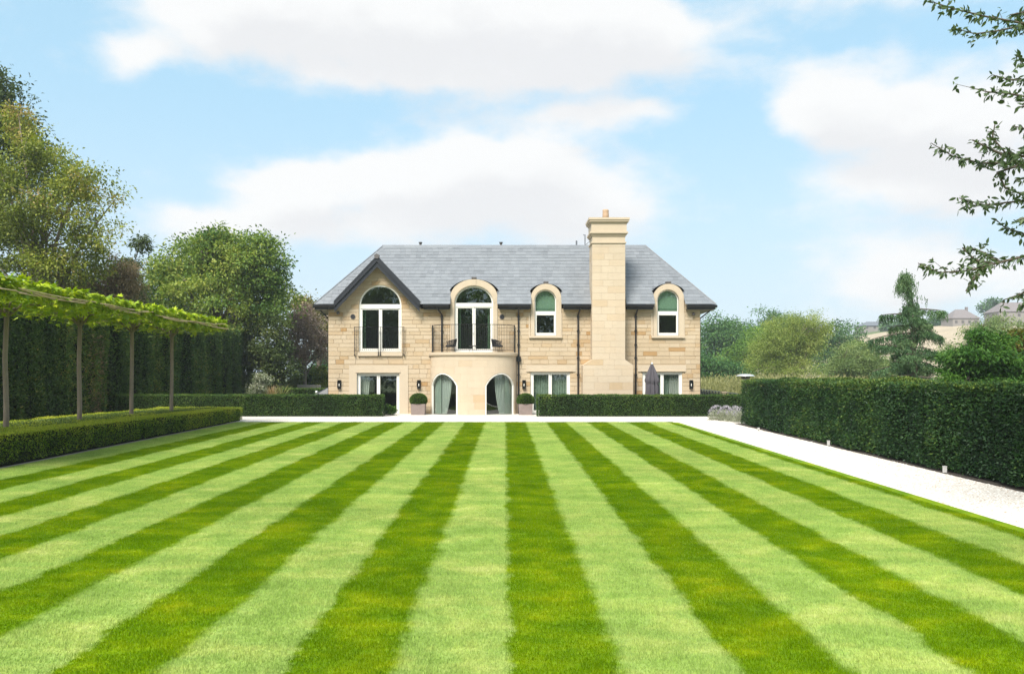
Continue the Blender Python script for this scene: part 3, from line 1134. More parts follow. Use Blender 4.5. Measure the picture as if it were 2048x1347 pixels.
e = [(XE0, YE, ZE), (XE1, YE, ZE), (XE1, YE + 2 * RUN, ZE), (XE0, YE + 2 * RUN, ZE), (XE0 + RUN, YR, ZR), (XE1 - RUN, YR, ZR)]
roof.add(e, [(1, 2, 5), (2, 3, 4, 5), (3, 0, 4)])
cuts = {XE0, XE1, XE0 + RUN, XE1 - RUN, GXC}
for q in (901, 995, 1061.5, 1122.5, 1306.5, 1367.5):
    cuts |= {hx(q) + 0.019, hx(q) + 0.021, hx(q) - 0.019, hx(q) - 0.021}
cuts |= {hx(1186) - 0.001, hx(1186) + 0.001, hx(1250) - 0.001, hx(1250) + 0.001}
cuts |= {GXC - GHW + 2 * GHW * i / 40 for i in range(41)}
cuts = sorted(cuts)
for xa, xb in zip(cuts[:-1], cuts[1:]):
    if xb - xa < 1e-4:
        continue
    q = []
    for x in (xa, xb):
        lo_ = roof_cut(x * 0.999999 + (xa + xb) / 2 * 0.000001)
        hi_ = YE + min(RUN, x - XE0, XE1 - x)
        q.append((min(lo_, hi_), hi_))
    (l0, h0), (l1, h1) = q
    pz_ = lambda y: ZE + (y - YE) * PITCH
    roof.add([(xa, l0, pz_(l0)), (xb, l1, pz_(l1)), (xb, h1, pz_(h1)), (xa, h0, pz_(h0))], [(0, 1, 2, 3)])
roof_o = roof.build('roof', M['slate'], house)
NC = 18
SL = math.hypot(RUN, RUN * PITCH) / NC
sw = 0.315
slates = []
tilt = math.atan(PITCH)
uy, uz = math.cos(tilt), math.sin(tilt)
ny_, nz_ = -math.sin(tilt), math.cos(tilt)


def slate_mesh():
    m_ = MB()
    w2, L, t = 0.5, SL * 1.12, 0.013
    # local: x across, y up the slope, z normal
    m_.add([(-w2, 0, 0.020), (w2, 0, 0.020), (w2, L, 0.005), (-w2, L, 0.005), (-w2, 0, 0.002), (w2, 0, 0.002), (w2, L, 0.0), (-w2, L, 0.0)],
           [(0, 1, 2, 3), (4, 5, 1, 0), (5, 6, 2, 1), (7, 4, 0, 3)])
    me = m_.mesh('slate')
    me.materials.append(M['slate'])
    return me


SLM = slate_mesh()
slate_list = []
for c in range(NC):
    s0 = c * SL
    y, zz = YE + s0 * uy, ZE + s0 * uz
    inset = s0 * uy
    xl, xr = XE0 + inset + SL * uy + 0.01, XE1 - inset - SL * uy - 0.01
    x = xl - (sw / 2 if c % 2 else 0) + rs.uniform(-0.02, 0.02)
    while x < xr:
        w = sw * rs.uniform(0.9, 1.12)
        a, b = max(x, xl), min(x + w, xr)
        x += w
        if b - a < 0.05:
            continue
        for px0, px1, lim in ((901, 995, WY + 0.3), (1061.5, 1122.5, WY + 0.3), (1306.5, 1367.5, WY + 0.3), (1186, 1250, WY + 0.2)):
            if y < lim:
                if hx(px0) <= a < hx(px1):
                    a = min(hx(px1), b)
                if hx(px0) < b <= hx(px1):
                    b = max(hx(px0), a)
        if b - a < 0.03:
            continue
        mid = (a + b) / 2
        skip = roof_cut(mid) > y + SL * uy
        if not skip:
            slate_list.append((mid, y, zz, b - a - 0.006, c))
rot = Matrix(((1, 0, 0), (0, uy, ny_), (0, uz, nz_)))
REUL = rot.to_euler()
lift = [rs.uniform(0, 0.006) for _ in slate_list]
for i, (x, y, zz, w, c) in enumerate(slate_list[:300]):
    o = link('slate', SLM, roof_o)
    o.location = (x, y + ny_ * lift[i], zz + nz_ * lift[i])
    o.rotation_euler = REUL
    o.scale = (w, 1, 1)
j = MB()
for i, (x, y, zz, w, c) in list(enumerate(slate_list))[300:]:
    vs = [(x + v.co.x * w, y + v.co.y * uy + (v.co.z + lift[i]) * ny_, zz + v.co.y * uz + (v.co.z + lift[i]) * nz_) for v in SLM.vertices]
    j.add(vs, [tuple(p.vertices) for p in SLM.polygons])
tag(j.build('upper_slates', M['slate'], roof_o), kind='stuff')
# hips and ridge
mb = MB()
for i in range(24):
    a = XE0 + RUN - 0.05 + (XE1 - XE0 - 2 * RUN + 0.1) * i / 24
    b = a + (XE1 - XE0 - 2 * RUN + 0.1) / 24 - 0.008
    mb.add([(a, YR - 0.13, ZR - 0.12), (b, YR - 0.13, ZR - 0.12), (b, YR, ZR + 0.045), (a, YR, ZR + 0.045), (a, YR + 0.13, ZR - 0.12), (b, YR + 0.13, ZR - 0.12)],
           [(0, 1, 2, 3), (3, 2, 5, 4), (0, 3, 4), (1, 5, 2)])
mb.build('ridge', M['slate'], roof_o)
for sx_, ex, rx in ((1, XE0, XE0 + RUN), (-1, XE1, XE1 - RUN)):
    mb = MB()
    mb.tube([(ex, YE, ZE + 0.01), (rx, YR, ZR + 0.01)], 0.035, 6)
    mb.build('hip', M['slate'], roof_o)

# fascia, soffit and gutters, broken where gable, dormers and chimney stand
def gutter(xa, xb):
    m_ = MB()
    prof = [(YE + 0.10, ZE - 0.03), (YE - 0.02, ZE - 0.03), (YE - 0.05, ZE - 0.06), (YE - 0.045, ZE - 0.12), (YE, ZE - 0.165), (YE + 0.10, ZE - 0.165)]
    n = len(prof)
    m_.add([(xa, y, zz) for y, zz in prof] + [(xb, y, zz) for y, zz in prof], [tuple(range(n)), tuple(range(2 * n - 1, n - 1, -1))] + [(i, (i + 1) % n, (i + 1) % n + n, i + n) for i in range(n)])
    return m_.build('gutter', M['black'], house)


def fascia(xa, xb):
    m_ = MB()
    m_.box(xa, xb, YE + 0.102, YE + 0.135, ZE - 0.27, ZE - 0.02)
    m_.box(xa, xb, YE + 0.136, WY + 0.01, ZE - 0.262, ZE - 0.235)
    return m_.build('fascia', M['charcoal'], house)


for a, b in ((XE0 - 0.03, hx(676)), (hx(848), hx(899.5)), (hx(997), hx(1060)), (hx(1125), hx(1183)), (hx(1250), hx(1305)), (hx(1369.5), XE1 + 0.03)):
    gutter(a, b)
    fascia(a + 0.04, b - 0.04)
for ex, s in ((XE0, -1), (XE1, 1)):
    m_ = MB()
    m_.box(min(ex, ex + s * 0.1), max(ex, ex + s * 0.1), YE + 0.10, YE + 2 * RUN, ZE - 0.165, ZE - 0.03)
    m_.build('gutter', M['black'], house)
    m_ = MB()
    a, b = sorted((ex - s * 0.03, WX0 if s < 0 else WX1))
    m_.box(a, b, YE + 0.14, YE + 2 * RUN, ZE - 0.29, ZE - 0.18)
    m_.build('soffit', M['render'], house)

# --- gable roof and barge boards
mb = MB()
YG0, YG1 = 43.93, 46.5
k = (GZT - GZB) / GHW
for s in (-1, 1):
    x1_, z1_ = GXC + s * (GHW - 0.14), GZB + 0.14 * k
    t = 0.06
    vs = [(GXC, YG0, GZT), (x1_, YG0, z1_), (x1_, YG1, z1_), (GXC, YG1, GZT)]
    vs += [(x, y, zz - t) for x, y, zz in vs]
    mb.add(vs, [(0, 1, 2, 3) if s > 0 else (3, 2, 1, 0), (7, 6, 5, 4), (0, 4, 5, 1), (1, 5, 6, 2)])
gr = mb.build('gable_roof', M['slate'], house)
for s in (-1, 1):
    m_ = MB()
    n = 10
    for i in range(n):
        for jj in range(8):
            u0, u1 = i / n, (i + 1) / n
            ya, yb_ = YG0 + 0.10 + jj * 0.3, YG0 + 0.10 + (jj + 1) * 0.3 - 0.006
            def pt(u, y, h):
                return (GXC + s * (GHW + 0.12) * (1 - u) + s * 0.7 * h, y, GZB - 0.12 * k + (GZT - GZB + 0.12 * k) * u + 0.7 * h)
            m_.add([pt(u0, ya, 0.022), pt(u0, yb_, 0.022), pt(u1, yb_, 0.008), pt(u1, ya, 0.008), pt(u0, ya, 0), pt(u0, yb_, 0)], [(0, 1, 2, 3), (4, 5, 1, 0)])
    tag(m_.build('gable_slates', M['slate'], gr), kind='stuff')
    # barge board: two stepped boards, and the pale dry verge above
    for (o0, o1, y0, y1, mt, nm) in ((0.02, 0.17, 43.90, 43.955, 'charcoal', 'barge_board'), (0.17, 0.37, 43.975, 44.02, 'charcoal', 'barge_board'), (-0.055, 0.02, 43.885, 44.03, 'charcoal', 'verge_strip')):
        m_ = MB()
        xo = GXC + s * (GHW - 0.2)
        zo = GZT - (GHW - 0.2) * k
        a, b = o0 / math.cos(math.atan(k)), o1 / math.cos(math.atan(k))
        pol = [(GXC, GZT - b), (xo, zo - b), (xo, zo - a), (GXC, GZT - a)]
        if s < 0:
            pol = pol[::-1]
        m_.prism(pol, y0, y1)
        m_.build(nm, M[mt], gr)
    m_ = MB()
    a = 0.06
    xo = GXC + s * (GHW - 0.05)
    zo = GZT - (GHW - 0.05) * k
    pol = [(GXC, GZT + 0.055), (xo, zo + 0.055), (xo + s * 0.03, zo + 0.09), (GXC, GZT + 0.10)]
    if s < 0:
        pol = pol[::-1]
    m_.prism(pol, 44.04, 44.20)
    m_.build('verge_flashing', M['leadlight'], gr)
m_ = MB()
m_.prism([(GXC + 0.155 * math.cos(R(a)), GZT + 0.03 + 0.155 * math.sin(R(a))) for a in (18, 90, 162, 234, 306)], 43.84, 44.05)
m_.build('ridge_end_cap', M['darkgrey'], gr)


# --- dormers with arched stone fronts and curved lead roofs
def dormer(o, x0, x1, ztop, zspring, zbot, key):
    d = MB()
    f = WY - 0.075
    c, hw = (x0 + x1) / 2, (x1 - x0) / 2
    out = Opening(x0, x1, zbot, zspring, ztop - zspring)
    ex_ = [c - hw * math.cos(math.pi * i / 24) for i in range(25)]
    panel(d, x0, x1, lambda x: zbot, out.top, [o], f, ex_)
    reveal(d, o, f, WY + 0.10)
    p = out.outline()
    for i in range(len(p)):
        (xa, za), (xb, zb_) = p[i], p[(i + 1) % len(p)]
        yb_ = WY + 0.012 if max(za, zb_) < ZWALL else WY + 1.1
        d.add([(xb, f, zb_), (xa, f, za), (xa, yb_, za), (xb, yb_, zb_)], [(0, 1, 2, 3)])
    do = d.build('dormer', M['dressed'], house)
    # moulded inner arch
    m_ = MB()
    for i in range(24):
        a0, a1 = math.pi * i / 24, math.pi * (i + 1) / 24
        for r0, r1, y0, y1 in ((0.03, 0.10, f - 0.014, f - 0.014),):
            q = []
            for a, r in ((a0, r0), (a1, r0), (a1, r1), (a0, r1)):
                q.append((o.c + (o.h + r) * math.cos(a), o.z1 + (o.rise + r) * math.sin(a)))
            m_.prism(q[::-1], f - 0.014, f + 0.002)
    m_.build('arch_mould', M['dressed'], do)
    if key:
        m_ = MB()
        zk = o.z1 + o.rise + 0.02
        m_.prism([(c - 0.10, zk), (c + 0.10, zk), (c + 0.13, ztop - 0.03), (c - 0.13, ztop - 0.03)], f - 0.03, f + 0.001)
        m_.build('keystone', M['dressed'], do)
    # lead roof: flat wide arc running back into the slates
    m_ = MB()
    rw = hw + 0.045
    rise = 0.46 * rw
    n = 16
    prev = None
    for i in range(n + 1):
        u = -1 + 2 * i / n
        x = c + rw * u
        zz = ztop + 0.03 - rise * (1 - math.sqrt(max(0, 1 - (u * 0.92) ** 2))) / (1 - math.sqrt(1 - 0.92 ** 2)) * 0.95
        cur = (x, zz)
        if prev:
            (xa, za), (xb, zb_) = prev, cur
            m_.add([(xa, WY + 0.02, za - 0.022), (xb, WY + 0.02, zb_ - 0.022), (xb, WY + 0.02, zb_), (xa, WY + 0.02, za), (xa, WY + 2.4, za), (xb, WY + 2.4, zb_)],
                   [(0, 1, 2, 3), (3, 2, 5, 4), (1, 0, 4, 5)])
        prev = cur
    m_.build('lead_roof', M['lead'], do)
    m_ = MB()
    m_.prism([(c - 0.13, ztop + 0.03), (c + 0.13, ztop + 0.03), (c + 0.14, ztop + 0.13), (c - 0.14, ztop + 0.13)], WY - 0.09, WY + 0.25)
    m_.build('lead_cap', M['darkgrey'], do)
    for s in (-1, 1):
        m_ = MB()
        xx = c + s * (hw + 0.02)
        m_.prism([(xx - 0.05, zspring - 0.12), (xx + 0.05, zspring - 0.12), (xx + 0.05, zspring + 0.1), (xx - 0.05, zspring + 0.1)], WY - 0.06, WY + 0.3)
        m_.build('lead_flashing', M['lead'], do)
    return do


D_C = dormer(O_CEN, hx(901), hx(995), hz(558.5), hz(594), hz(704), True)
D_1 = dormer(O_D1, hx(1061.5), hx(1122.5), hz(567.5), hz(597), hz(671.5), False)
D_2 = dormer(O_D2, hx(1306.5), hx(1367.5), hz(567.5), hz(597), hz(671.5), False)
for o, d in ((O_D1, D_1), (O_D2, D_2)):
    m_ = MB()
    m_.box(o.c - 0.92, o.c + 0.92, WY - 0.13, WY + 0.05, hz(675.5), hz(671.7))
    m_.build('sill', M['dressed'], d)
    # wider jamb blocks below the eaves
    for s in (-1, 1):
        m_ = MB()
        a, b = sorted((o.c + s * (o.h + 0.24), o.c + s * (o.h + 0.33)))
        m_.box(a, b, WY - 0.045, WY + 0.015, hz(671.6), hz(626))
        m_.build('jamb_stone', M['dressed'], d)
m_ = MB()
m_.box(hx(716), hx(805), WY - 0.11, WY + 0.06, hz(711.5), hz(703.2))
m_.build('sill', M['dressed'], house)

# --- dressed stone round the ground floor openings
m_ = MB()
f = WY - 0.05
xa, xb, zt_ = hx(698.5), hx(816.5), hz(729.5)
panel(m_, xa, xb, lambda x: ZT - 0.02, lambda x: zt_, [O_LDOOR], f)
reveal(m_, O_LDOOR, f, WY + 0.1)
m_.add([(xa, f, ZT), (xa, f, zt_), (xa, WY + 0.02, zt_), (xa, WY + 0.02, ZT)], [(0, 1, 2, 3)])
m_.add([(xb, f, ZT), (xb, WY + 0.02, ZT), (xb, WY + 0.02, zt_), (xb, f, zt_)], [(0, 1, 2, 3)])
m_.add([(xa, f, zt_), (xb, f, zt_), (xb, WY + 0.02, zt_), (xa, WY + 0.02, zt_)], [(0, 1, 2, 3)])
sur = m_.build('door_surround', M['dressed'], house)
m_ = MB()
m_.box(O_LDOOR.x0 - 0.07, O_LDOOR.x1 + 0.07, f - 0.03, f + 0.001, O_LDOOR.z1 + 0.03, O_LDOOR.z1 + 0.10)
m_.build('lintel_mould', M['dressed'], sur)
for o, a, b in ((O_RW1, 1052, 1151.5), (O_RW2, 1275.5, 1372)):
    m_ = MB()
    m_.box(hx(a), hx(b), WY - 0.04, WY + 0.03, hz(743), hz(729.5))
    li = m_.build('lintel', M['dressed'], house)
    m_ = MB()
    m_.box(o.x0 - 0.10, o.x1 + 0.12, WY - 0.075, WY - 0.039, hz(742.6), hz(740.6))
    m_.build('lintel_mould', M['dressed'], li)


# --- windows
def bar(m_, x0, x1, z0, z1, y=WY + 0.085, d=0.07):
    m_.box(x0, x1, y, y + d, z0, z1)


def ring(m_, o, w, y0, y1, n=24):
    for i in range(n):
        a0, a1 = math.pi * i / n, math.pi * (i + 1) / n
        q = [(o.c + (o.h - r) * math.cos(a), o.z1 + (o.rise - r) * math.sin(a)) for a, r in ((a0, w), (a0, 0), (a1, 0), (a1, w))]
        m_.prism(q, y0, y1)


def pane_rect(parent, x0, x1, z0, z1, y):
    m_ = MB()
    m_.box(x0, x1, y, y + 0.012, z0, z1)
    return m_.build('pane', M['glass'], parent)


def pane_arch(parent, o, w, zlow, y):
    m_ = MB()
    pol = [(o.c - o.h + w, zlow), (o.c + o.h - w, zlow)] + [(o.c + (o.h - w) * math.cos(math.pi * i / 24), o.z1 + (o.rise - w) * math.sin(math.pi * i / 24)) for i in range(25)]
    m_.prism(pol, y, y + 0.012)
    return m_.build('pane', M['glass'], parent)


def french(o, name, arch, tz0, tz1, zb_, top_rail, label=None):
    """two-leaf glazed door; tz0..tz1 is the transom band under an arch"""
    m_ = MB()
    y = WY + 0.085
    w = 0.10
    if arch:
        ring(m_, o, 0.085, y - 0.02, y + 0.07)
        bar(m_, o.x0, o.x1, tz0, tz1, y - 0.025)
        ztop_ = tz0
    else:
        bar(m_, o.x0, o.x1, o.z1 - 0.09, o.z1, y - 0.015)
        ztop_ = o.z1 - 0.09
    bar(m_, o.x0, o.x0 + 0.085, zb_, ztop_, y - 0.012)
    bar(m_, o.x1 - 0.085, o.x1, zb_, ztop_, y - 0.012)
    bar(m_, o.x0 + 0.086, o.x1 - 0.086, zb_, zb_ + 0.05, y - 0.012)
    win = m_.build(name, M['white'], house)
    for s in (0, 1):
        a = o.x0 + 0.088 if s == 0 else o.c + 0.004
        b = o.c - 0.004 if s == 0 else o.x1 - 0.088
        m_ = MB()
        yy = y + 0.005 + 0.015 * s
        z0, z1 = zb_ + 0.052, ztop_ - 0.005
        bar(m_, a, a + 0.085, z0, z1, yy, 0.05)
        bar(m_, b - 0.085, b, z0, z1, yy, 0.05)
        bar(m_, a + 0.0855, b - 0.0855, z0, z0 + 0.13, yy, 0.05)
        bar(m_, a + 0.0855, b - 0.0855, z1 - top_rail, z1, yy, 0.05)
        m_.build('door_leaf', M['white'], win)
        pane_rect(win, a + 0.0856, b - 0.0856, z0 + 0.131, z1 - top_rail - 0.001, yy + 0.02)
    m_ = MB()
    m_.box(o.c - 0.055, o.c - 0.035, y - 0.05, y - 0.005, zb_ + 1.0, zb_ + 1.12)
    m_.build('door_handle', M['steel'], win)
    if arch:
        pane_arch(win, o, 0.086, tz1 + 0.001, y + 0.03)
    return win


french(O_GAB, 'window', True, hz(616.5), hz(608), hz(703), 0.06)
french(O_LDOOR, 'window', False, 0, 0, ZT + 0.01, 0.05)
french(O_CEN, 'window', True, hz(613.5), hz(605.5), hz(704), 0.06)
french(O_RW1, 'window', False, 0, 0, ZT + 0.01, 0.05)
french(O_RW2, 'window', False, 0, 0, ZT + 0.01, 0.05)
for o in (O_D1, O_D2):
    m_ = MB()
    y = WY + 0.085
    ring(m_, o, 0.06, y, y + 0.06)
    bar(m_, o.x0, o.x0 + 0.06, o.z0, o.z1, y)
    bar(m_, o.x1 - 0.06, o.x1, o.z0, o.z1, y)
    bar(m_, o.x0 + 0.061, o.x1 - 0.061, o.z0, o.z0 + 0.07, y)
    bar(m_, o.x0 + 0.061, o.x1 - 0.061, hz(628.5), hz(622), y - 0.004)
    win = m_.build('window', M['white'], house)
    m_ = MB()
    x0, x1, z0, z1 = o.x0 + 0.063, o.x1 - 0.063, o.z0 + 0.072, hz(628.7)
    bar(m_, x0, x0 + 0.06, z0, z1, y - 0.01)
    bar(m_, x1 - 0.06, x1, z0, z1, y - 0.01)
    bar(m_, x0 + 0.061, x1 - 0.061, z0, z0 + 0.09, y - 0.01)
    bar(m_, x0 + 0.061, x1 - 0.061, z1 - 0.03, z1, y - 0.01)
    m_.build('sash', M['white'], win)
    pane_rect(win, x0 + 0.061, x1 - 0.061, z0 + 0.091, z1 - 0.031, y + 0.02)
    pane_arch(win, o, 0.061, hz(621.8), y + 0.03)

# --- bow bay with two curved arched windows, balcony on top
BXC, BA, BB = hx(947), 86.0 / FPX * WY, 1.38
ZB1 = PZ(711.5, 43.2)


def bay_t(s):
    return bay_tab_t[min(len(bay_tab_t) - 1, max(0, int(round((s / bay_len + 0.5) * (len(bay_tab_t) - 1)))))]


_ts = np.linspace(-math.pi / 2, math.pi / 2, 4001)
_xs, _ys = BA * np.sin(_ts), -BB * np.cos(_ts)
_sl = np.concatenate([[0], np.cumsum(np.hypot(np.diff(_xs), np.diff(_ys)))])
bay_len = _sl[-1]
bay_tab_t = np.interp(np.linspace(0, bay_len, 4001), _sl, _ts)


def bayp(s, z, off=0.0, t=None):
    """point on the bow at arc length s from its middle, off metres outside"""
    if t is None:
        t = bay_t(s)
    nx, ny = math.sin(t) / BA, -math.cos(t) / BB
    n = math.hypot(nx, ny)
    return (BXC + BA * math.sin(t) + nx / n * off, WY + 0.012 - BB * math.cos(t) + ny / n * off, z)


def s_of_t(t):
    return float(np.interp(t, _ts, _sl)) - bay_len / 2


class BayOpen:
    def __init__(self, t0, t1, zs, rise):
        self.s0, self.s1 = s_of_t(t0), s_of_t(t1)
        self.c, self.h, self.zs, self.rise = (self.s0 + self.s1) / 2, (self.s1 - self.s0) / 2, zs, rise

    def top(self, s, w=0.0):
        u = min(1, abs(s - self.c) / (self.h - w)) if self.h > w else 1
        r = 1.22
        k0 = math.sqrt(r * r - 1)
        return self.zs + (self.rise - w) * (math.sqrt(r * r - u * u) - k0) / (r - k0)


BO = [BayOpen(R(-75), R(-20), PZ(771, 43.6), 0.70), BayOpen(R(16.5), R(71), PZ(771, 43.6), 0.70)]
bay = MB()


def bay_piece(m_, s0, s1, z0, z1, off, back, jg=0.0):
    """curved block between s0..s1 and z0..z1 with the window openings cut out"""
    ss = {s0 + jg, s1 - jg}
    ss |= {s0 + jg + (s1 - s0 - 2 * jg) * i / max(2, int((s1 - s0) / 0.09)) for i in range(max(2, int((s1 - s0) / 0.09)) + 1)}
    for o in BO:
        ss |= {x for x in (o.s0, o.s1) if s0 + jg < x < s1 - jg}
    ss = sorted(ss)
    any_ = False
    for a, b in zip(ss[:-1], ss[1:]):
        if b - a < 1e-4:
            continue
        mid = (a + b) / 2
        la = lb = z0 + jg
        for o in BO:
            if o.s0 < mid < o.s1:
                la, lb = max(la, o.top(a)), max(lb, o.top(b))
        t = z1 - jg
        if min(la, lb) >= t - 0.003:
            continue
        la, lb = min(la, t), min(lb, t)
        p = [bayp(a, la, off), bayp(b, lb, off), bayp(b, t, off), bayp(a, t, off)]
        q = [bayp(a, la, back), bayp(b, lb, back), bayp(b, t, back), bayp(a, t, back)]
        m_.add(p + q, [(0, 1, 2, 3), (0, 4, 5, 1), (3, 2, 6, 7), (1, 5, 6, 2), (0, 3, 7, 4)])
        any_ = True
    return any_


bay_piece(bay, -bay_len / 2, bay_len / 2, ZT - 0.1, ZB1, -0.02, -0.16)
bay_o = bay.build('bay', M['dressed'], house)
rs = random.Random(5)
zrow = ZT - 0.1
rows = [0.40, 0.38, 0.40, 0.38, 0.40, 0.36, 0.38, 0.36, 0.5]
for r_, hgt in enumerate(rows):
    z1 = min(zrow + hgt, ZB1)
    if z1 - zrow < 0.05:
        break
    s = -bay_len / 2
    first = True
    while s < bay_len / 2 - 0.02:
        w = rs.uniform(0.62, 1.05) * (0.6 if first and r_ % 2 else 1)
        e_ = min(s + w, bay_len / 2)
        if bay_len / 2 - e_ < 0.3:
            e_ = bay_len / 2
        m_ = MB()
        if bay_piece(m_, s, e_, zrow, z1, 0.0, -0.018, 0.0022):
            m_.build('ashlar_block', M['ashlar'], bay_o)
        s = e_
        first = False
    zrow = z1
# window frames and panes follow the curve
for o in BO:
    m_ = MB()
    n = 40
    w = 0.075
    def strip(pa, pb):
        """frame bar between loops pa (outer) and pb (inner), lists of (s,z)"""
        for i in range(len(pa) - 1):
            v = [bayp(*pa[i], -0.02), bayp(*pa[i + 1], -0.02), bayp(*pb[i + 1], -0.02), bayp(*pb[i], -0.02)]
            u = [bayp(*pa[i], -0.12), bayp(*pa[i + 1], -0.12), bayp(*pb[i + 1], -0.12), bayp(*pb[i], -0.12)]
            m_.add(v + u, [(0, 1, 2, 3), (3, 2, 6, 7), (1, 0, 4, 5)])
    out_ = [(o.s0, ZT)] + [(o.s0 + 2 * o.h * i / n, o.top(o.s0 + 2 * o.h * i / n)) for i in range(n + 1)] + [(o.s1, ZT)]
    inn = [(o.s0 + w, ZT)] + [(o.s0 + w + (2 * o.h - 2 * w) * i / n, o.top(o.s0 + w + (2 * o.h - 2 * w) * i / n, w)) for i in range(n + 1)] + [(o.s1 - w, ZT)]
    strip(out_, inn)
    m_.build('window_frame', M['white'], bay_o)
    m_ = MB()
    for i in range(n):
        a = o.s0 + w + (2 * o.h - 2 * w) * i / n
        b = a + (2 * o.h - 2 * w) / n
        m_.add([bayp(a, ZT, -0.07), bayp(b, ZT, -0.07), bayp(b, o.top(b, w), -0.07), bayp(a, o.top(a, w), -0.07)], [(0, 1, 2, 3)])
    m_.build('pane', M['glass'], bay_o, smooth=True)
# balcony slab with a moulded nosing
m_ = MB()
n = 48
ZB2 = PZ(703.5, 43.1)
prof = [(-0.20, ZB1 - 0.001), (0.03, ZB1 - 0.001), (0.05, ZB1 + 0.05), (0.09, ZB1 + 0.06), (0.10, ZB2 - 0.02), (0.08, ZB2), (-1.2, ZB2)]
for i in range(n):
    ta, tb = -math.pi / 2 + math.pi * i / n, -math.pi / 2 + math.pi * (i + 1) / n
    for (o0, z0), (o1, z1) in zip(prof[:-1], prof[1:]):
        if o1 == -1.2:
            a, b = bayp(0, z0, o0, ta), bayp(0, z0, o0, tb)
            m_.add([a, b, (BXC + BA * math.sin(tb) * 0.8, WY, z1), (BXC + BA * math.sin(ta) * 0.8, WY, z1)], [(0, 1, 2, 3)])
        else:
            m_.add([bayp(0, z0, o0, ta), bayp(0, z0, o0, tb), bayp(0, z1, o1, tb), bayp(0, z1, o1, ta)], [(0, 1, 2, 3)])
m_.box(BXC - BA - 0.10, BXC + BA + 0.10, WY - 0.06, WY + 0.01, ZB1, ZB2 - 0.001)
m_.build('balcony_slab', M['dressed'], house)
m_ = MB()
n = 40
m_.add([(BXC, WY + 0.2, ZB1 - 0.02)] + [bayp(0, ZB1 - 0.02, -0.15, -math.pi / 2 + math.pi * i / n) for i in range(n + 1)], [tuple([0] + list(range(n + 1, 0, -1)))])
m_.build('bay_ceiling', M['interior'], house)
# railing on the balcony
ZRT = PZ(648, 43.2)
rail = MB()
tl = np.linspace(R(-84), R(84), 41)
rp = [bayp(0, ZRT, -0.10, t) for t in tl]
rail.tube(rp, 0.016, 6)
rail.tube([(x, y, ZB2 + 0.12) for x, y, z_ in rp], 0.012, 6)
rail_o = rail.build('balcony_railing', M['black'], house)
balm = MB().tube([(0, 0, 0), (0, 0, ZRT - ZB2 - 0.12)], 0.0085, 5).mesh('baluster')
balm.materials.append(M['black'])
smax = s_of_t(R(84))
nb = 52
for i in range(1, nb):
    s = -smax + 2 * smax * i / nb
    x, y, _ = bayp(s, 0, -0.10)
    link('baluster', balm, rail_o).location = (x, y, ZB2 + 0.12)
for t in (R(-84), R(84)):
    x, y, _ = bayp(0, 0, -0.10, t)
    m_ = MB().box(x - 0.028, x + 0.028, y - 0.028, y + 0.028, ZB2 - 0.02, ZRT + 0.03)
    m_.build('railing_post', M['black'], rail_o)
# juliet balcony at the gable window
jz0, jz1 = hz(701), hz(653.5)
m_ = MB()
yj = WY - 0.16
x0, x1 = hx(709), hx(809.5)
m_.box(x0, x1, yj - 0.012, yj + 0.012, jz1 - 0.02, jz1)
m_.box(x0, x1, yj - 0.010, yj + 0.010, jz0, jz0 + 0.018)
jr = m_.build('juliet_railing', M['black'], house)
jbm = MB().tube([(0, 0, 0), (0, 0, jz1 - jz0 - 0.04)], 0.0075, 5).mesh('baluster')
jbm.materials.append(M['black'])
for i in range(1, 24):
    if i == 12:
        continue
    link('baluster', jbm, jr).location = (x0 + (x1 - x0) * i / 24, yj, jz0 + 0.018)
for px in (710, 757.5, 761.5, 808.5):
    m_ = MB().box(hx(px) - 0.016, hx(px) + 0.016, yj - 0.016, yj + 0.016, hz(709), jz1 - 0.021)
    m_.box(hx(px) - 0.03, hx(px) + 0.03, yj - 0.01, WY - 0.005, hz(711), hz(709.1))
    m_.build('railing_post', M['black'], jr)

# --- chimney
YC0, YC1 = 43.55, 44.95


def cx_(px):
    return PX(px, YC0)


def cz_(py):
    return PZ(py, YC0)


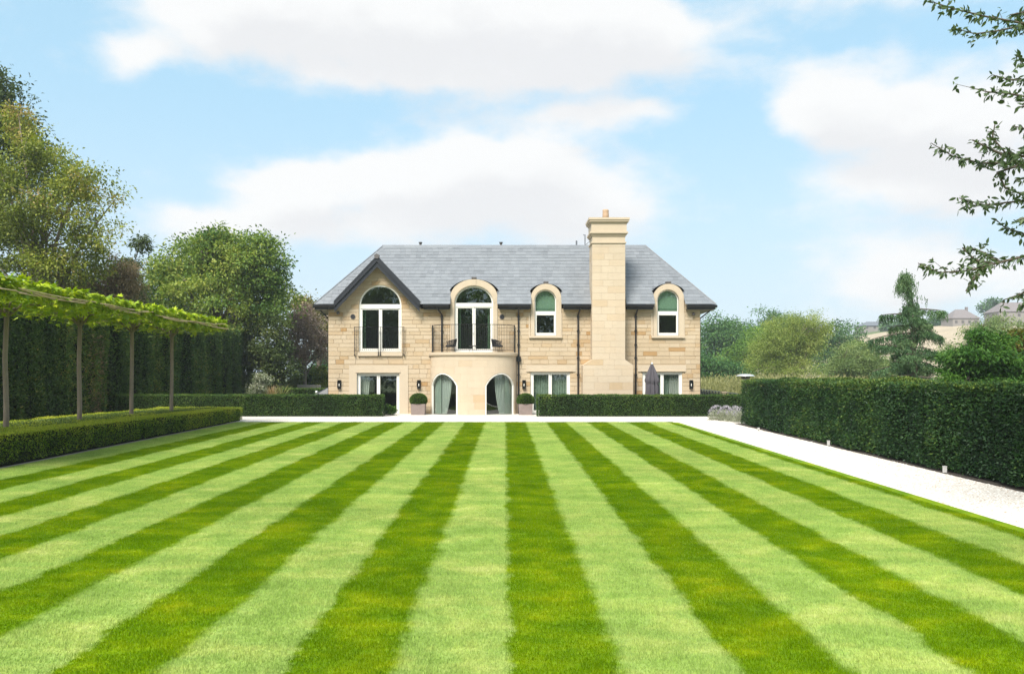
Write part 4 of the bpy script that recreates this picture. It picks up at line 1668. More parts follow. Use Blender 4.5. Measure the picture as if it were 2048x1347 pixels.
m_ = MB()
zs0, zs1, zc = cz_(730), cz_(718.5), cz_(486)
bx0, bx1, ux0, ux1 = cx_(1166), cx_(1266.5), cx_(1184.5), cx_(1250.5)
m_.prism([(bx0, ZT - 0.1), (bx1, ZT - 0.1), (bx1, zs0), (ux1, zs1), (ux1, zc), (ux0, zc), (ux0, zs1), (bx0, zs0)], YC0 + 0.016, YC1 - 0.016)
ch = m_.build('chimney', M['dressed'], house)
rs = random.Random(9)
zrow = ZT - 0.1
nrow = 0
while zrow < zc - 0.02:
    hgt = rs.choice([0.34, 0.37, 0.40])
    z1 = zrow + hgt
    if zrow < zs0 < z1 + 0.12:
        z1 = zs0
    elif abs(zrow - zs0) < 1e-6:
        z1 = zs1
    elif z1 > zc - 0.15:
        z1 = zc
    def edge(z_):
        if z_ <= zs0 + 1e-6:
            return bx0, bx1
        if z_ >= zs1 - 1e-6:
            return ux0, ux1
        u = (z_ - zs0) / (zs1 - zs0)
        return bx0 + (ux0 - bx0) * u, bx1 + (ux1 - bx1) * u
    (l0, r0), (l1, r1) = edge(zrow + 1e-5), edge(z1 - 1e-5)
    wid = min(r0, r1) - max(l0, l1)
    nblk = (3 if wid > 2.3 else 2) if nrow % 2 else (4 if wid > 2.3 else 3)
    js = [max(l0, l1) + wid * (i + rs.uniform(-0.18, 0.18)) / nblk for i in range(1, nblk)]
    bs = [(l0, l1)] + [(q, q) for q in js] + [(r0, r1)]
    g = 0.0028
    for (a0, a1), (b0, b1) in zip(bs[:-1], bs[1:]):
        b_ = MB()
        b_.stone([(a0 + g, zrow + g), (b0 - g, zrow + g), (b1 - g, z1 - g), (a1 + g, z1 - g)], YC0 - rs.random() * 0.003, YC0 + 0.02, 0.003)
        b_.build('ashlar_block', M['ashlar'], ch)
    # side faces
    for s, xq in ((-1, l0), (1, r0)):
        if abs(l0 - l1) > 0.01:
            continue
        sp = YC0 + (YC1 - YC0) * (0.62 if nrow % 2 else 0.38)
        for ya, yb_ in ((YC0 + 0.021, sp), (sp, YC1)):
            b_ = MB()
            x_a, x_b = (xq - 0.003, xq + 0.02) if s < 0 else (xq - 0.02, xq + 0.003)
            b_.box(x_a, x_b, ya + g, yb_ - g, zrow + g, z1 - g)
            b_.build('ashlar_block', M['ashlar'], ch)
    zrow = z1
    nrow += 1


def cap(px0, px1, py0, py1, mt='dressed'):
    m_ = MB()
    grow = (ux0 - cx_(px0)) if True else 0
    m_.box(cx_(px0), cx_(px1), YC0 - grow, YC1 + grow, cz_(py1), cz_(py0))
    return m_.build('chimney_moulding', M[mt], ch)


cap(1182.5, 1252.5, 483.5, 486.2)
cap(1184.6, 1250.4, 472, 483.4)
cap(1183.0, 1252, 469.5, 471.9)
cap(1181.5, 1253.5, 467.0, 469.4)
cap(1179.5, 1255.5, 463.5, 466.9)
cap(1182.5, 1253.0, 446.5, 463.4)
cap(1181.0, 1254.5, 444.0, 446.4)
cap(1178.5, 1257.0, 440.5, 443.9)
cap(1177.0, 1258.5, 436.0, 440.4)
m_ = MB()
m_.lathe([(0.19, cz_(436.2)), (0.175, cz_(424)), (0.165, cz_(418)), (0.18, cz_(416)), (0.15, cz_(414))], cx_(1214.5), (YC0 + YC1) / 2, 20)
m_.build('chimney_pot', M['pot'], ch, True)

# --- downpipes, vents, lamps and roof terminals
def downpipe(pts, r=0.045, brackets=()):
    m_ = MB()
    m_.tube(pts, r, 8)
    for z_ in brackets:
        x, y = pts[-1][0], pts[-1][1]
        m_.box(x - 0.075, x + 0.075, y - 0.05, y + 0.07, z_, z_ + 0.05)
    return m_.build('downpipe', M['black'], house)


yp = WY - 0.085
for px, off, zend in ((884, -8, ZB2 + 0.02), (1037, 0, ZT), (1156, 3, ZT), (1271, 2, ZT)):
    x = hx(px)
    xt = hx(px + off)
    pts = [(xt, YE + 0.02, ZE - 0.13), (xt, YE + 0.03, ZE - 0.24), (x, yp, ZE - 0.55), (x, yp, ZE - 0.75), (x, yp, zend)]
    downpipe(pts, 0.047, [hz(q) for q in (634, 662, 690, 716, 750, 790) if hz(q) > zend])
m_ = MB()
m_.box(hx(1033), hx(1041.5), WY - 0.17, WY - 0.01, hz(723), hz(713))
m_.build('rainwater_hopper', M['black'], house)
downpipe([(hx(640), YE + 0.5, ZE - 0.17), (hx(640.5), YE + 0.5, ZE - 0.30), (WX0 - 0.06, WY + 0.25, hz(636)), (WX0 - 0.05, WY + 0.25, hz(645)), (WX0 - 0.05, WY + 0.25, ZT)], 0.04)
downpipe([(hx(1421), YE + 0.5, ZE - 0.17), (hx(1420), YE + 0.5, ZE - 0.32), (WX1 + 0.06, WY + 0.25, hz(636)), (WX1 + 0.05, WY + 0.25, hz(645)), (WX1 + 0.05, WY + 0.25, ZT)], 0.04)
for px, py, r in ((706, 633, 0.14), (1004, 633.5, 0.14)):
    m_ = MB()
    n = 20
    m_.prism([(hx(px) + r * math.cos(2 * math.pi * i / n), hz(py) + r * math.sin(2 * math.pi * i / n)) for i in range(n)], WY - 0.04, WY + 0.01)
    v = m_.build('wall_speaker', M['darkgrey'], house)
    m_ = MB()
    m_.prism([(hx(px) + r * 0.8 * math.cos(2 * math.pi * i / n), hz(py) + r * 0.8 * math.sin(2 * math.pi * i / n)) for i in range(n)], WY - 0.046, WY - 0.0395)
    m_.build('grille', M['rope'], v)
for px, py in ((677, 624.5), (1386, 627)):
    m_ = MB()
    m_.lathe([(0.02, -0.12), (0.085, -0.10), (0.095, 0.0), (0.06, 0.03)], 0, 0, 14)
    o = m_.build('security_camera', M['darkgrey'], house, True)
    o.location = (hx(px), WY - 0.12, hz(py))
    m_ = MB().box(hx(px) - 0.03, hx(px) + 0.03, WY - 0.12, WY + 0.0, hz(py) + 0.02, hz(py) + 0.06)
    m_.build('camera_bracket', M['darkgrey'], house)


def wall_lamp(px):
    m_ = MB()
    x, z0, z1 = hx(px), hz(777), hz(759.5)
    m_.box(x - 0.10, x + 0.10, WY - 0.045, WY - 0.004, z0, z1)
    l_ = m_.build('wall_lamp', M['lamp'], house)
    m_ = MB()
    m_.box(x - 0.085, x + 0.085, WY - 0.16, WY - 0.046, z1 - 0.06, z1 - 0.01)
    m_.box(x - 0.085, x + 0.085, WY - 0.16, WY - 0.046, z0 + 0.02, z0 + 0.07)
    for sx_ in (-1, 1):
        m_.box(x + sx_ * 0.085 - 0.012, x + sx_ * 0.085 + 0.012, WY - 0.158, WY - 0.14, z0 + 0.071, z1 - 0.061)
    m_.build('lantern_frame', M['lamp'], l_)
    m_ = MB()
    m_.lathe([(0.012, z0 + 0.12), (0.028, z0 + 0.18), (0.018, z0 + 0.26), (0.004, z0 + 0.30)], x, WY - 0.10, 8)
    m_.build('bulb', M['white'], l_, True)


for px in (679, 838, 1048, 1382):
    wall_lamp(px)
for px, py in ((841, 482), (1002, 482.5)):
    m_ = MB()
    x = PX(px, YR + 0.3)
    m_.lathe([(0.07, ZR - 0.4), (0.07, ZR + 0.10), (0.06, ZR + 0.11), (0.10, ZR + 0.22), (0.12, ZR + 0.25)], x, YR + 0.3, 12)
    m_.build('roof_vent', M['darkgrey'], roof_o)
for px, py in ((893, 488), (1112, 488)):
    m_ = MB()
    x = PX(px, YR + 0.5)
    m_.lathe([(0.13, ZR - 0.4), (0.13, ZR + 0.02), (0.08, ZR + 0.10), (0.02, ZR + 0.13)], x, YR + 0.5, 12)
    m_.build('roof_vent', M['lead'], roof_o)
for px, top in ((1153, 0.36), (1170, 0.70)):
    m_ = MB()
    x = PX(px, YR + 0.4)
    m_.tube([(x, YR + 0.4, ZR - 0.4), (x, YR + 0.4, ZR + top)], 0.05 if top < 0.5 else 0.03, 8)
    if top > 0.5:
        m_.tube([(x - 0.12, YR + 0.4, ZR + top), (x + 0.04, YR + 0.4, ZR + top)], 0.02, 6)
        m_.tube([(x, YR + 0.4, ZR + 0.1), (x + 0.3, YR + 0.4, ZR + 0.35)], 0.03, 6)
    m_.build('flue_pipe', M['lead'], roof_o)


# ------------------------------------------------------------------ curtains and blinds behind the glass
def curtain(name, label, cat, mat, pts_top, pts_bot, z0, z1, group=None, folds=9, amp=0.035, waist=None):
    """hanging cloth between two plan lines; pts = (x,y) ends"""
    nu, nv = folds * 6, 12
    V = []
    for j_ in range(nv + 1):
        v = j_ / nv
        for i in range(nu + 1):
            u = i / nu
            (xa, ya), (xb, yb_) = pts_top
            (xc, yc), (xd, yd) = pts_bot
            f_ = v
            if waist:
                f_ = v if waist == 1 else 1 - (1 - v) ** 2
            x = (xa + (xb - xa) * u) * f_ + (xc + (xd - xc) * u) * (1 - f_)
            y = (ya + (yb_ - ya) * u) * f_ + (yc + (yd - yc) * u) * (1 - f_)
            w = math.sin(u * folds * 2 * math.pi) * amp + math.sin(u * folds * 0.9 * 6.28 + 1) * amp * 0.4
            V.append((x, y + w, z0 + (z1 - z0) * v))
    F = [(j_ * (nu + 1) + i, j_ * (nu + 1) + i + 1, (j_ + 1) * (nu + 1) + i + 1, (j_ + 1) * (nu + 1) + i) for j_ in range(nv) for i in range(nu)]
    o = link(name, np_mesh(name, np.array(V), np.array(F), smooth=True), None, mat)
    tag(o, label, cat, group)
    return o


yc = WY + 0.40
curtain('curtain', 'cream curtain gathered at the left side of the ground floor french door', 'curtain', 'linen', ((hx(716), yc), (hx(737), yc)), ((hx(716), yc), (hx(729), yc)), ZT + 0.03, hz(748), folds=5, waist=2)
curtain('curtain', 'narrow green curtain at left edge of the arched gable window', 'curtain', 'greencurtain', ((hx(719), yc), (hx(729), yc)), ((hx(719), yc), (hx(729), yc)), hz(702), hz(615), folds=3)
curtain('curtain', 'green curtain at the left side of the balcony door', 'curtain', 'greencurtain', ((hx(911), yc), (hx(921), yc)), ((hx(911), yc), (hx(921), yc)), hz(703), hz(612), folds=3)
curtain('curtain', 'green curtain at the right side of the balcony door', 'curtain', 'greencurtain', ((hx(975), yc), (hx(985), yc)), ((hx(975), yc), (hx(985), yc)), hz(703), hz(612), folds=3)
g_ = 'sheer curtains at the ground floor windows right of the bay'
curtain('curtain', 'pale green sheer curtain in the window between bay and chimney', 'curtain', 'sheer', ((hx(1061), yc), (hx(1140), yc)), ((hx(1061), yc), (hx(1140), yc)), ZT + 0.03, hz(742), g_, folds=16)
curtain('curtain', 'pale green sheer curtain in the window behind the closed parasol', 'curtain', 'sheer', ((hx(1285), yc), (hx(1345), yc)), ((hx(1285), yc), (hx(1335), yc)), ZT + 0.03, hz(742), g_, folds=11)
curtain('curtain', 'white curtain gathered at right of the window near the right wall lamp', 'curtain', 'linen', ((hx(1342), yc - 0.08), (hx(1362), yc - 0.08)), ((hx(1338), yc - 0.08), (hx(1362), yc - 0.08)), ZT + 0.03, hz(742), folds=6)
for o, lab in ((O_D1, 'green roman blind in the arched window left of the chimney'), (O_D2, 'green roman blind in the arched window right of the chimney')):
    m_ = MB()
    zb_ = hz(622)
    n = 18
    pol = [(o.c - o.h - 0.02, zb_ - 0.1), (o.c + o.h + 0.02, zb_ - 0.1), (o.c + o.h + 0.02, o.z1 + o.rise + 0.05), (o.c - o.h - 0.02, o.z1 + o.rise + 0.05)]
    m_.prism(pol, WY + 0.205, WY + 0.215)
    bo = m_.build('roman_blind', M['blind'])
    tag(bo, lab, 'blind', 'green roman blinds')
    m_ = MB().box(o.c - o.h - 0.01, o.c + o.h + 0.01, WY + 0.19, WY + 0.204, zb_ - 0.10, zb_ + 0.17)
    m_.build('hem_fold', M['blinddark'], bo)
# bay curtains hang inside the curved glass
def bay_curtain(label, t0, t1, tb0, tb1, mat, off=-0.32, folds=8):
    nu, nv = folds * 6, 14
    V = []
    zt_ = PZ(743, 43.5)
    for j_ in range(nv + 1):
        v = j_ / nv
        f_ = 1 - (1 - v) ** 2.2
        for i in range(nu + 1):
            u = i / nu
            t = (t0 + (t1 - t0) * u) * f_ + (tb0 + (tb1 - tb0) * u) * (1 - f_)
            V.append(bayp(0, ZT + 0.03 + (zt_ - ZT - 0.03) * v, off + 0.04 * math.sin(u * folds * 6.283), R(t)))
    F = [(j_ * (nu + 1) + i, j_ * (nu + 1) + i + 1, (j_ + 1) * (nu + 1) + i + 1, (j_ + 1) * (nu + 1) + i) for j_ in range(nv) for i in range(nu)]
    tag(link('curtain', np_mesh('curtain', np.array(V), np.array(F), smooth=True), None, mat), label, 'curtain', 'curtains in the bow bay')


bay_curtain('sage sheer curtain at the outer side of the left bay window', -78, -52, -78, -52, 'sheer', -0.25)
bay_curtain('sage curtain swept aside in the middle of the left bay window', -56, -32, -56, -42, 'curtain', -0.36, 6)
bay_curtain('sage sheer curtain at the outer side of the right bay window', 52, 76, 52, 76, 'sheer', -0.25)
bay_curtain('sage curtain swept aside in the middle of the right bay window', 33, 55, 42, 55, 'curtain', -0.36, 6)


# ------------------------------------------------------------------ things on balcony and terrace
def balcony_chair(x, y, ang, label):
    root = empty('balcony_chair', (x, y, ZB2))
    tag(root, label, 'chair', 'black tub chairs on the balcony')
    def pr(px_, py_, pz_):
        c_, s_ = math.cos(ang), math.sin(ang)
        return (x + px_ * c_ - py_ * s_, y + px_ * s_ + py_ * c_, ZB2 + pz_)
    m_ = MB()                                     # seat cushion
    n = 20
    ring_ = [(0.30 * math.cos(2 * math.pi * i / n), 0.28 * math.sin(2 * math.pi * i / n)) for i in range(n)]
    m_.add([pr(a, b, 0.30) for a, b in ring_] + [pr(a * 1.02, b * 1.02, 0.36) for a, b in ring_] + [pr(a * 0.85, b * 0.85, 0.40) for a, b in ring_],
           [tuple(range(n - 1, -1, -1))] + [(r_ * n + i, r_ * n + (i + 1) % n, (r_ + 1) * n + (i + 1) % n, (r_ + 1) * n + i) for r_ in range(2) for i in range(n)] + [tuple(range(2 * n, 3 * n))])
    m_.build('seat', M['rope'], root, True)
    m_ = MB()                                     # woven tub back: upright cords between two rails
    for i in range(30):
        a = R(-25 + 230 * i / 29)
        h = 0.62 + 0.10 * math.sin(max(0, math.sin(a)) * 1.57)
        m_.tube([pr(0.29 * math.cos(a), 0.27 * math.sin(a), 0.31), pr(0.37 * math.cos(a), 0.34 * math.sin(a), h)], 0.014, 4)
    m_.build('backrest', M['rope'], root)
    m_ = MB()
    rp_ = []
    for i in range(21):
        a = R(-27 + 234 * i / 20)
        h = 0.62 + 0.10 * math.sin(max(0, math.sin(a)) * 1.57)
        rp_.append(pr(0.372 * math.cos(a), 0.342 * math.sin(a), h))
    m_.tube(rp_, 0.018, 6)
    m_.build('top_rail', M['black'], root)
    for a in (45, 135, 225, 315):
        m_ = MB().tube([pr(0.22 * math.cos(R(a)), 0.2 * math.sin(R(a)), 0.31), pr(0.33 * math.cos(R(a)), 0.3 * math.sin(R(a)), 0)], [0.014, 0.01], 6)
        m_.build('leg', M['black'], root)


balcony_chair(PX(901, 43.75), 43.75, R(-75), 'black woven tub chair at the left end of the balcony')
balcony_chair(PX(995, 43.75), 43.75, R(75), 'black woven tub chair at the right end of the balcony')
tx, ty = PX(946, 43.7), 43.7
t_ = empty('side_table', (tx, ty, ZB2))
tag(t_, 'small low black table between the two balcony chairs', 'table')
m_ = MB().lathe([(0.22, ZB2 + 0.34), (0.23, ZB2 + 0.355), (0.22, ZB2 + 0.37)], tx, ty, 20)
m_.build('table_top', M['black'], t_)
for a in (30, 150, 270):
    MB().tube([(tx + 0.14 * math.cos(R(a)), ty + 0.14 * math.sin(R(a)), ZB2 + 0.34), (tx + 0.27 * math.cos(R(a)), ty + 0.27 * math.sin(R(a)), ZB2)], [0.013, 0.01], 6).build('leg', M['black'], t_)

# closed parasol in front of the right window
qx, qy = PX(1304, 43.2), 43.2
par = empty('parasol', (qx, qy, ZT))
tag(par, 'closed mauve grey parasol standing in front of the right ground floor window', 'parasol')
ztop, zlow = PZ(727, qy), PZ(806, qy)
nA_, nV = 48, 22
V = []
for j_ in range(nV + 1):
    v = j_ / nV
    r0 = np.interp(v, [0, 0.06, 0.2, 0.42, 0.5, 0.56, 0.78, 1.0], [0.14, 0.27, 0.31, 0.30, 0.26, 0.35, 0.21, 0.045])
    for i in range(nA_):
        a = 2 * math.pi * i / nA_
        r = r0 * (1 + 0.30 * math.sin(a * 8 + 1.2 * v) + 0.1 * math.sin(a * 3 + 4 * v))
        V.append((qx + r * math.cos(a), qy + r * math.sin(a) * 0.8, zlow + (ztop - zlow) * v))
F = [(j_ * nA_ + i, j_ * nA_ + (i + 1) % nA_, (j_ + 1) * nA_ + (i + 1) % nA_, (j_ + 1) * nA_ + i) for j_ in range(nV) for i in range(nA_)]
link('canopy', np_mesh('canopy', np.array(V), np.array(F), smooth=True), par, 'canvas')
MB().tube([(qx, qy, ZT + 0.05), (qx, qy, ztop + 0.04)], 0.025, 8).build('pole', M['darkgrey'], par)
MB().lathe([(0.35, ZT), (0.35, ZT + 0.05), (0.10, ZT + 0.09), (0.05, ZT + 0.2)], qx, qy, 20).build('base', M['darkgrey'], par)
MB().lathe([(0.05, ztop - 0.02), (0.06, ztop + 0.02), (0.02, ztop + 0.07)], qx, qy, 10).build('finial', M['white'], par)


# planters and box balls
def planter(px, label, blabel):
    y = 43.55
    x = PX(px, y)
    p = empty('planter', (x, y, ZT))
    tag(p, label, 'planter', 'clay planters beside the bay')
    w, h = 0.385, PZ(807, y) - ZT
    m_ = MB()
    wb = 0.36
    vs = [(x + s * wb, y + t * wb, ZT + 0.002) for s, t in ((-1, -1), (1, -1), (1, 1), (-1, 1))] + [(x + s * w, y + t * w, ZT + h) for s, t in ((-1, -1), (1, -1), (1, 1), (-1, 1))]
    vs += [(x + s * (w - 0.05), y + t * (w - 0.05), ZT + h) for s, t in ((-1, -1), (1, -1), (1, 1), (-1, 1))] + [(x + s * (w - 0.05), y + t * (w - 0.05), ZT + h - 0.1) for s, t in ((-1, -1), (1, -1), (1, 1), (-1, 1))]
    fs = [(0, 3, 2, 1)]
    for a in range(3):
        fs += [(a * 4 + i, a * 4 + (i + 1) % 4, a * 4 + (i + 1) % 4 + 4, a * 4 + i + 4) for i in range(4)]
    m_.add(vs, fs)
    m_.build('pot', M['planter'], p)
    MB().box(x - w + 0.06, x + w - 0.06, y - w + 0.06, y + w - 0.06, ZT + h - 0.12, ZT + h - 0.06).build('soil', M['soil'], p)
    b = empty('box_ball', (x, y, ZT + h - 0.06))
    tag(b, blabel, 'shrub', 'clipped box balls in planters')
    zc_ = ZT + h + 0.20
    rx, rz = 0.47, 0.36
    n = 5200
    d = rnd_dirs(n)
    d = d[d[:, 2] > -0.55]
    P = np.array([x, y, zc_]) + d * np.array([rx, rx, rz]) * rng.uniform(0.90, 1.03, (len(d), 1))
    ax = unit(d + rnd_dirs(len(d)) * 0.9)
    t = 0.45 + 0.22 * wob(P, 6, 3) + rng.normal(0, 0.2, len(d))
    leaf_obj('foliage', [leaf_cards(P, ax, rnd_dirs(len(d)), rng.uniform(0.03, 0.055, len(d)), 0.03, t)], 'boxball', b)
    m_ = MB().lathe([(0.05, zc_ - rz * 0.8), (rx * 0.75, zc_ - rz * 0.55), (rx * 0.93, zc_), (rx * 0.8, zc_ + rz * 0.5), (rx * 0.4, zc_ + rz * 0.83), (0.02, zc_ + rz * 0.92)], x, y, 16)
    m_.build('inner_twigs', M['hedgecore'], b, True)


planter(837, 'weathered clay planter at the left of the bow bay', 'clipped box ball in the planter left of the bow bay')
planter(1051, 'weathered clay planter at the right of the bow bay', 'clipped box ball in the planter right of the bow bay')

# patio heater behind the tall hedge
hx_, hy_ = PX(1491, 46.5), 46.5
ph = empty('patio_heater', (hx_, hy_, ZT))
tag(ph, 'patio heater with white domed steel hood showing above the hedge', 'patio heater')
zt_ = PZ(747.5, hy_)
MB().lathe([(0.53, zt_ - 0.13), (0.52, zt_ - 0.11), (0.40, zt_ - 0.04), (0.22, zt_ - 0.008), (0.03, zt_)], hx_, hy_, 28).build('hood', M['steel'], ph, True)
MB().lathe([(0.20, zt_ - 0.30), (0.24, zt_ - 0.26), (0.26, zt_ - 0.16), (0.26, zt_ - 0.14)], hx_, hy_, 20).build('burner', M['darkgrey'], ph)
MB().tube([(hx_, hy_, ZT + 0.6), (hx_, hy_, zt_ - 0.28)], 0.04, 10).build('pole', M['steel'], ph)
MB().lathe([(0.26, ZT), (0.26, ZT + 0.06), (0.22, ZT + 0.1), (0.22, ZT + 0.6), (0.05, ZT + 0.68)], hx_, hy_, 20).build('base', M['steel'], ph)

# railing fence right of the house
fa, fb = (PX(1398, 63), 63.0), (13.0, 44.5)
fz = 1.55
fn = empty('iron_fence', (fb[0], fb[1], ZT))
tag(fn, 'black iron railing fence running back at right of the house', 'fence')
L = math.hypot(fa[0] - fb[0], fa[1] - fb[1])
nseg = int(L / 1.5)
pt_f = lambda u, z_: (fb[0] + (fa[0] - fb[0]) * u, fb[1] + (fa[1] - fb[1]) * u, z_)
MB().tube([pt_f(0, fz), pt_f(1, fz)], 0.03, 6).build('rail', M['black'], fn)
MB().tube([pt_f(0, fz - 0.12), pt_f(1, fz - 0.12)], 0.02, 6).build('rail', M['black'], fn)
MB().tube([pt_f(0, ZT + 0.15), pt_f(1, ZT + 0.15)], 0.02, 6).build('rail', M['black'], fn)
pm = MB().box(-0.05, 0.05, -0.05, 0.05, 0, fz - ZT - 0.031).mesh('post')
pm.materials.append(M['black'])
bm_ = MB().tube([(0, 0, 0), (0, 0, fz - ZT - 0.28)], 0.009, 4).mesh('baluster')
bm_.materials.append(M['black'])
for i in range(nseg + 1):
    link('post', pm, fn).location = pt_f(i / nseg, ZT)
    for q in range(1, 11):
        if i < nseg:
            link('baluster', bm_, fn).location = pt_f((i + q / 11) / nseg, ZT + 0.15)
sx_, sy_ = pt_f(0.22, 0)[0] - 0.22, pt_f(0.22, 0)[1]
sp = empty('stone_post', (sx_, sy_, ZT))
tag(sp, 'short square sandstone post standing in front of the iron fence', 'post')
MB().box(sx_ - 0.11, sx_ + 0.11, sy_ - 0.11, sy_ + 0.11, ZT, fz - 0.02).build('shaft', M['fencestone'], sp)
MB().box(sx_ - 0.15, sx_ + 0.15, sy_ - 0.15, sy_ + 0.15, fz - 0.019, fz + 0.07).build('cap', M['fencestone'], sp)

# small path lights along the tall hedge
for (px, py, lab) in ((1906, 946, 'pale path light post under the hedge, nearest the camera'), (1661, 891, 'pale path light post at the foot of the hedge, middle of three'), (1517, 860, 'tiny pale path light at the far end of the hedge')):
    y = CAMZ * FPX / (py - 738.0)
    x = PX(px, y)
    x = min(x, 10.36)
    g_z = ground(y)
    p = empty('path_light', (x, y, g_z))
    tag(p, lab, 'path light', 'path lights along the tall hedge')
    h = 0.155 if py > 870 else 0.09
    MB().box(x - 0.034, x + 0.034, y - 0.034, y + 0.034, g_z + 0.02, g_z + h).build('body', M['pathlight'], p)
    MB().box(x - 0.038, x + 0.038, y - 0.038, y + 0.038, g_z + h, g_z + h + 0.02).build('cap', M['pathlight'], p)
    MB().box(x - 0.02, x + 0.02, y - 0.02, y + 0.02, g_z - 0.05, g_z + 0.021).build('spike', M['darkgrey'], p)

# parked car, mostly hidden behind the hedge and the house corner
def car(x0, yc_, z0):
    """nose towards -X; x0 is the front bumper"""
    c = empty('car', (x0 + 2.2, yc_, z0))
    tag(c, 'dark grey car parked behind the hedge at the left corner of the house', 'car')
    prof = [(0.0, 0.35), (0.05, 0.62), (0.35, 0.80), (1.25, 0.95), (2.0, 1.36), (2.9, 1.42), (3.6, 1.32), (4.2, 1.02), (4.4, 0.85), (4.42, 0.35)]
    hw = 0.88
    m_ = MB()
    sec = []
    for k_, (f_, top) in enumerate(((-hw, 0.0), (-hw * 0.98, 0.5), (-hw * 0.74, 1.0), (hw * 0.74, 1.0), (hw * 0.98, 0.5), (hw, 0.0))):
        sec.append([(x0 + a, yc_ + f_, z0 + 0.30 + (min(b, 0.92 if top < 1 else 9) - 0.30) * (1 if top > 0.4 else 0.35)) for a, b in prof])
    n = len(prof)
    vs = [p for r_ in sec for p in r_]
    fs = []
    for r_ in range(len(sec) - 1):
        for i in range(n - 1):
            fs.append((r_ * n + i, (r_ + 1) * n + i, (r_ + 1) * n + i + 1, r_ * n + i + 1))
    fs += [tuple(r_ * n for r_ in range(len(sec))), tuple(r_ * n + n - 1 for r_ in range(len(sec) - 1, -1, -1))]
    m_.add(vs, fs)
    m_.build('body', M['carpaint'], c, True)
    dark = mat_plain('car_glass', (0.02, 0.025, 0.03), 0.35, spec=0.25)
    m_ = MB()
    w_ = hw * 0.72
    m_.add([(x0 + 1.30, yc_ - w_, z0 + 0.985), (x0 + 1.30, yc_ + w_, z0 + 0.985), (x0 + 1.98, yc_ + w_, z0 + 1.37), (x0 + 1.98, yc_ - w_, z0 + 1.37)], [(0, 1, 2, 3)])
    m_.build('windscreen', dark, c)
    m_ = MB()
    m_.add([(x0 + 1.45, yc_ - hw * 0.995, z0 + 0.95), (x0 + 2.05, yc_ - hw * 0.78, z0 + 1.33), (x0 + 3.5, yc_ - hw * 0.78, z0 + 1.28), (x0 + 4.0, yc_ - hw * 0.995, z0 + 0.95)], [(0, 3, 2, 1)])
    m_.build('side_window', dark, c)
    for s in (-1, 1):
        m_ = MB()
        m_.tube([(x0 + 1.45, yc_ + s * 0.90, z0 + 1.0), (x0 + 1.42, yc_ + s * 1.02, z0 + 1.05)], [0.03, 0.03], 6)
        m_.lathe([(0.03, z0 + 0.99), (0.09, z0 + 1.01), (0.10, z0 + 1.10), (0.06, z0 + 1.16)], x0 + 1.42, yc_ + s * 1.05, 10)
        m_.build('wing_mirror', M['steel'], c, True)
        for wx in (0.8, 3.55):
            m_ = MB()
            n_ = 20
            m_.prism([(x0 + wx + 0.32 * math.cos(2 * math.pi * i / n_), z0 + 0.32 + 0.32 * math.sin(2 * math.pi * i / n_)) for i in range(n_)], yc_ + s * 0.80 - 0.1, yc_ + s * 0.80 + 0.1)
            wh = m_.build('wheel', M['tyre'], c)
            m_ = MB()
            m_.prism([(x0 + wx + 0.2 * math.cos(2 * math.pi * i / n_), z0 + 0.32 + 0.2 * math.sin(2 * math.pi * i / n_)) for i in range(n_)], yc_ + s * 0.90 - 0.006, yc_ + s * 0.90 + 0.006)
            m_.build('rim', M['steel'], wh)
        m_ = MB().box(x0 + 0.02, x0 + 0.14, yc_ + s * 0.62 - 0.16, yc_ + s * 0.62 + 0.16, z0 + 0.60, z0 + 0.74)
        m_.build('headlight', M['white'], c)


car(PX(632, 51.8) - 1.40, 52.9, ZT)


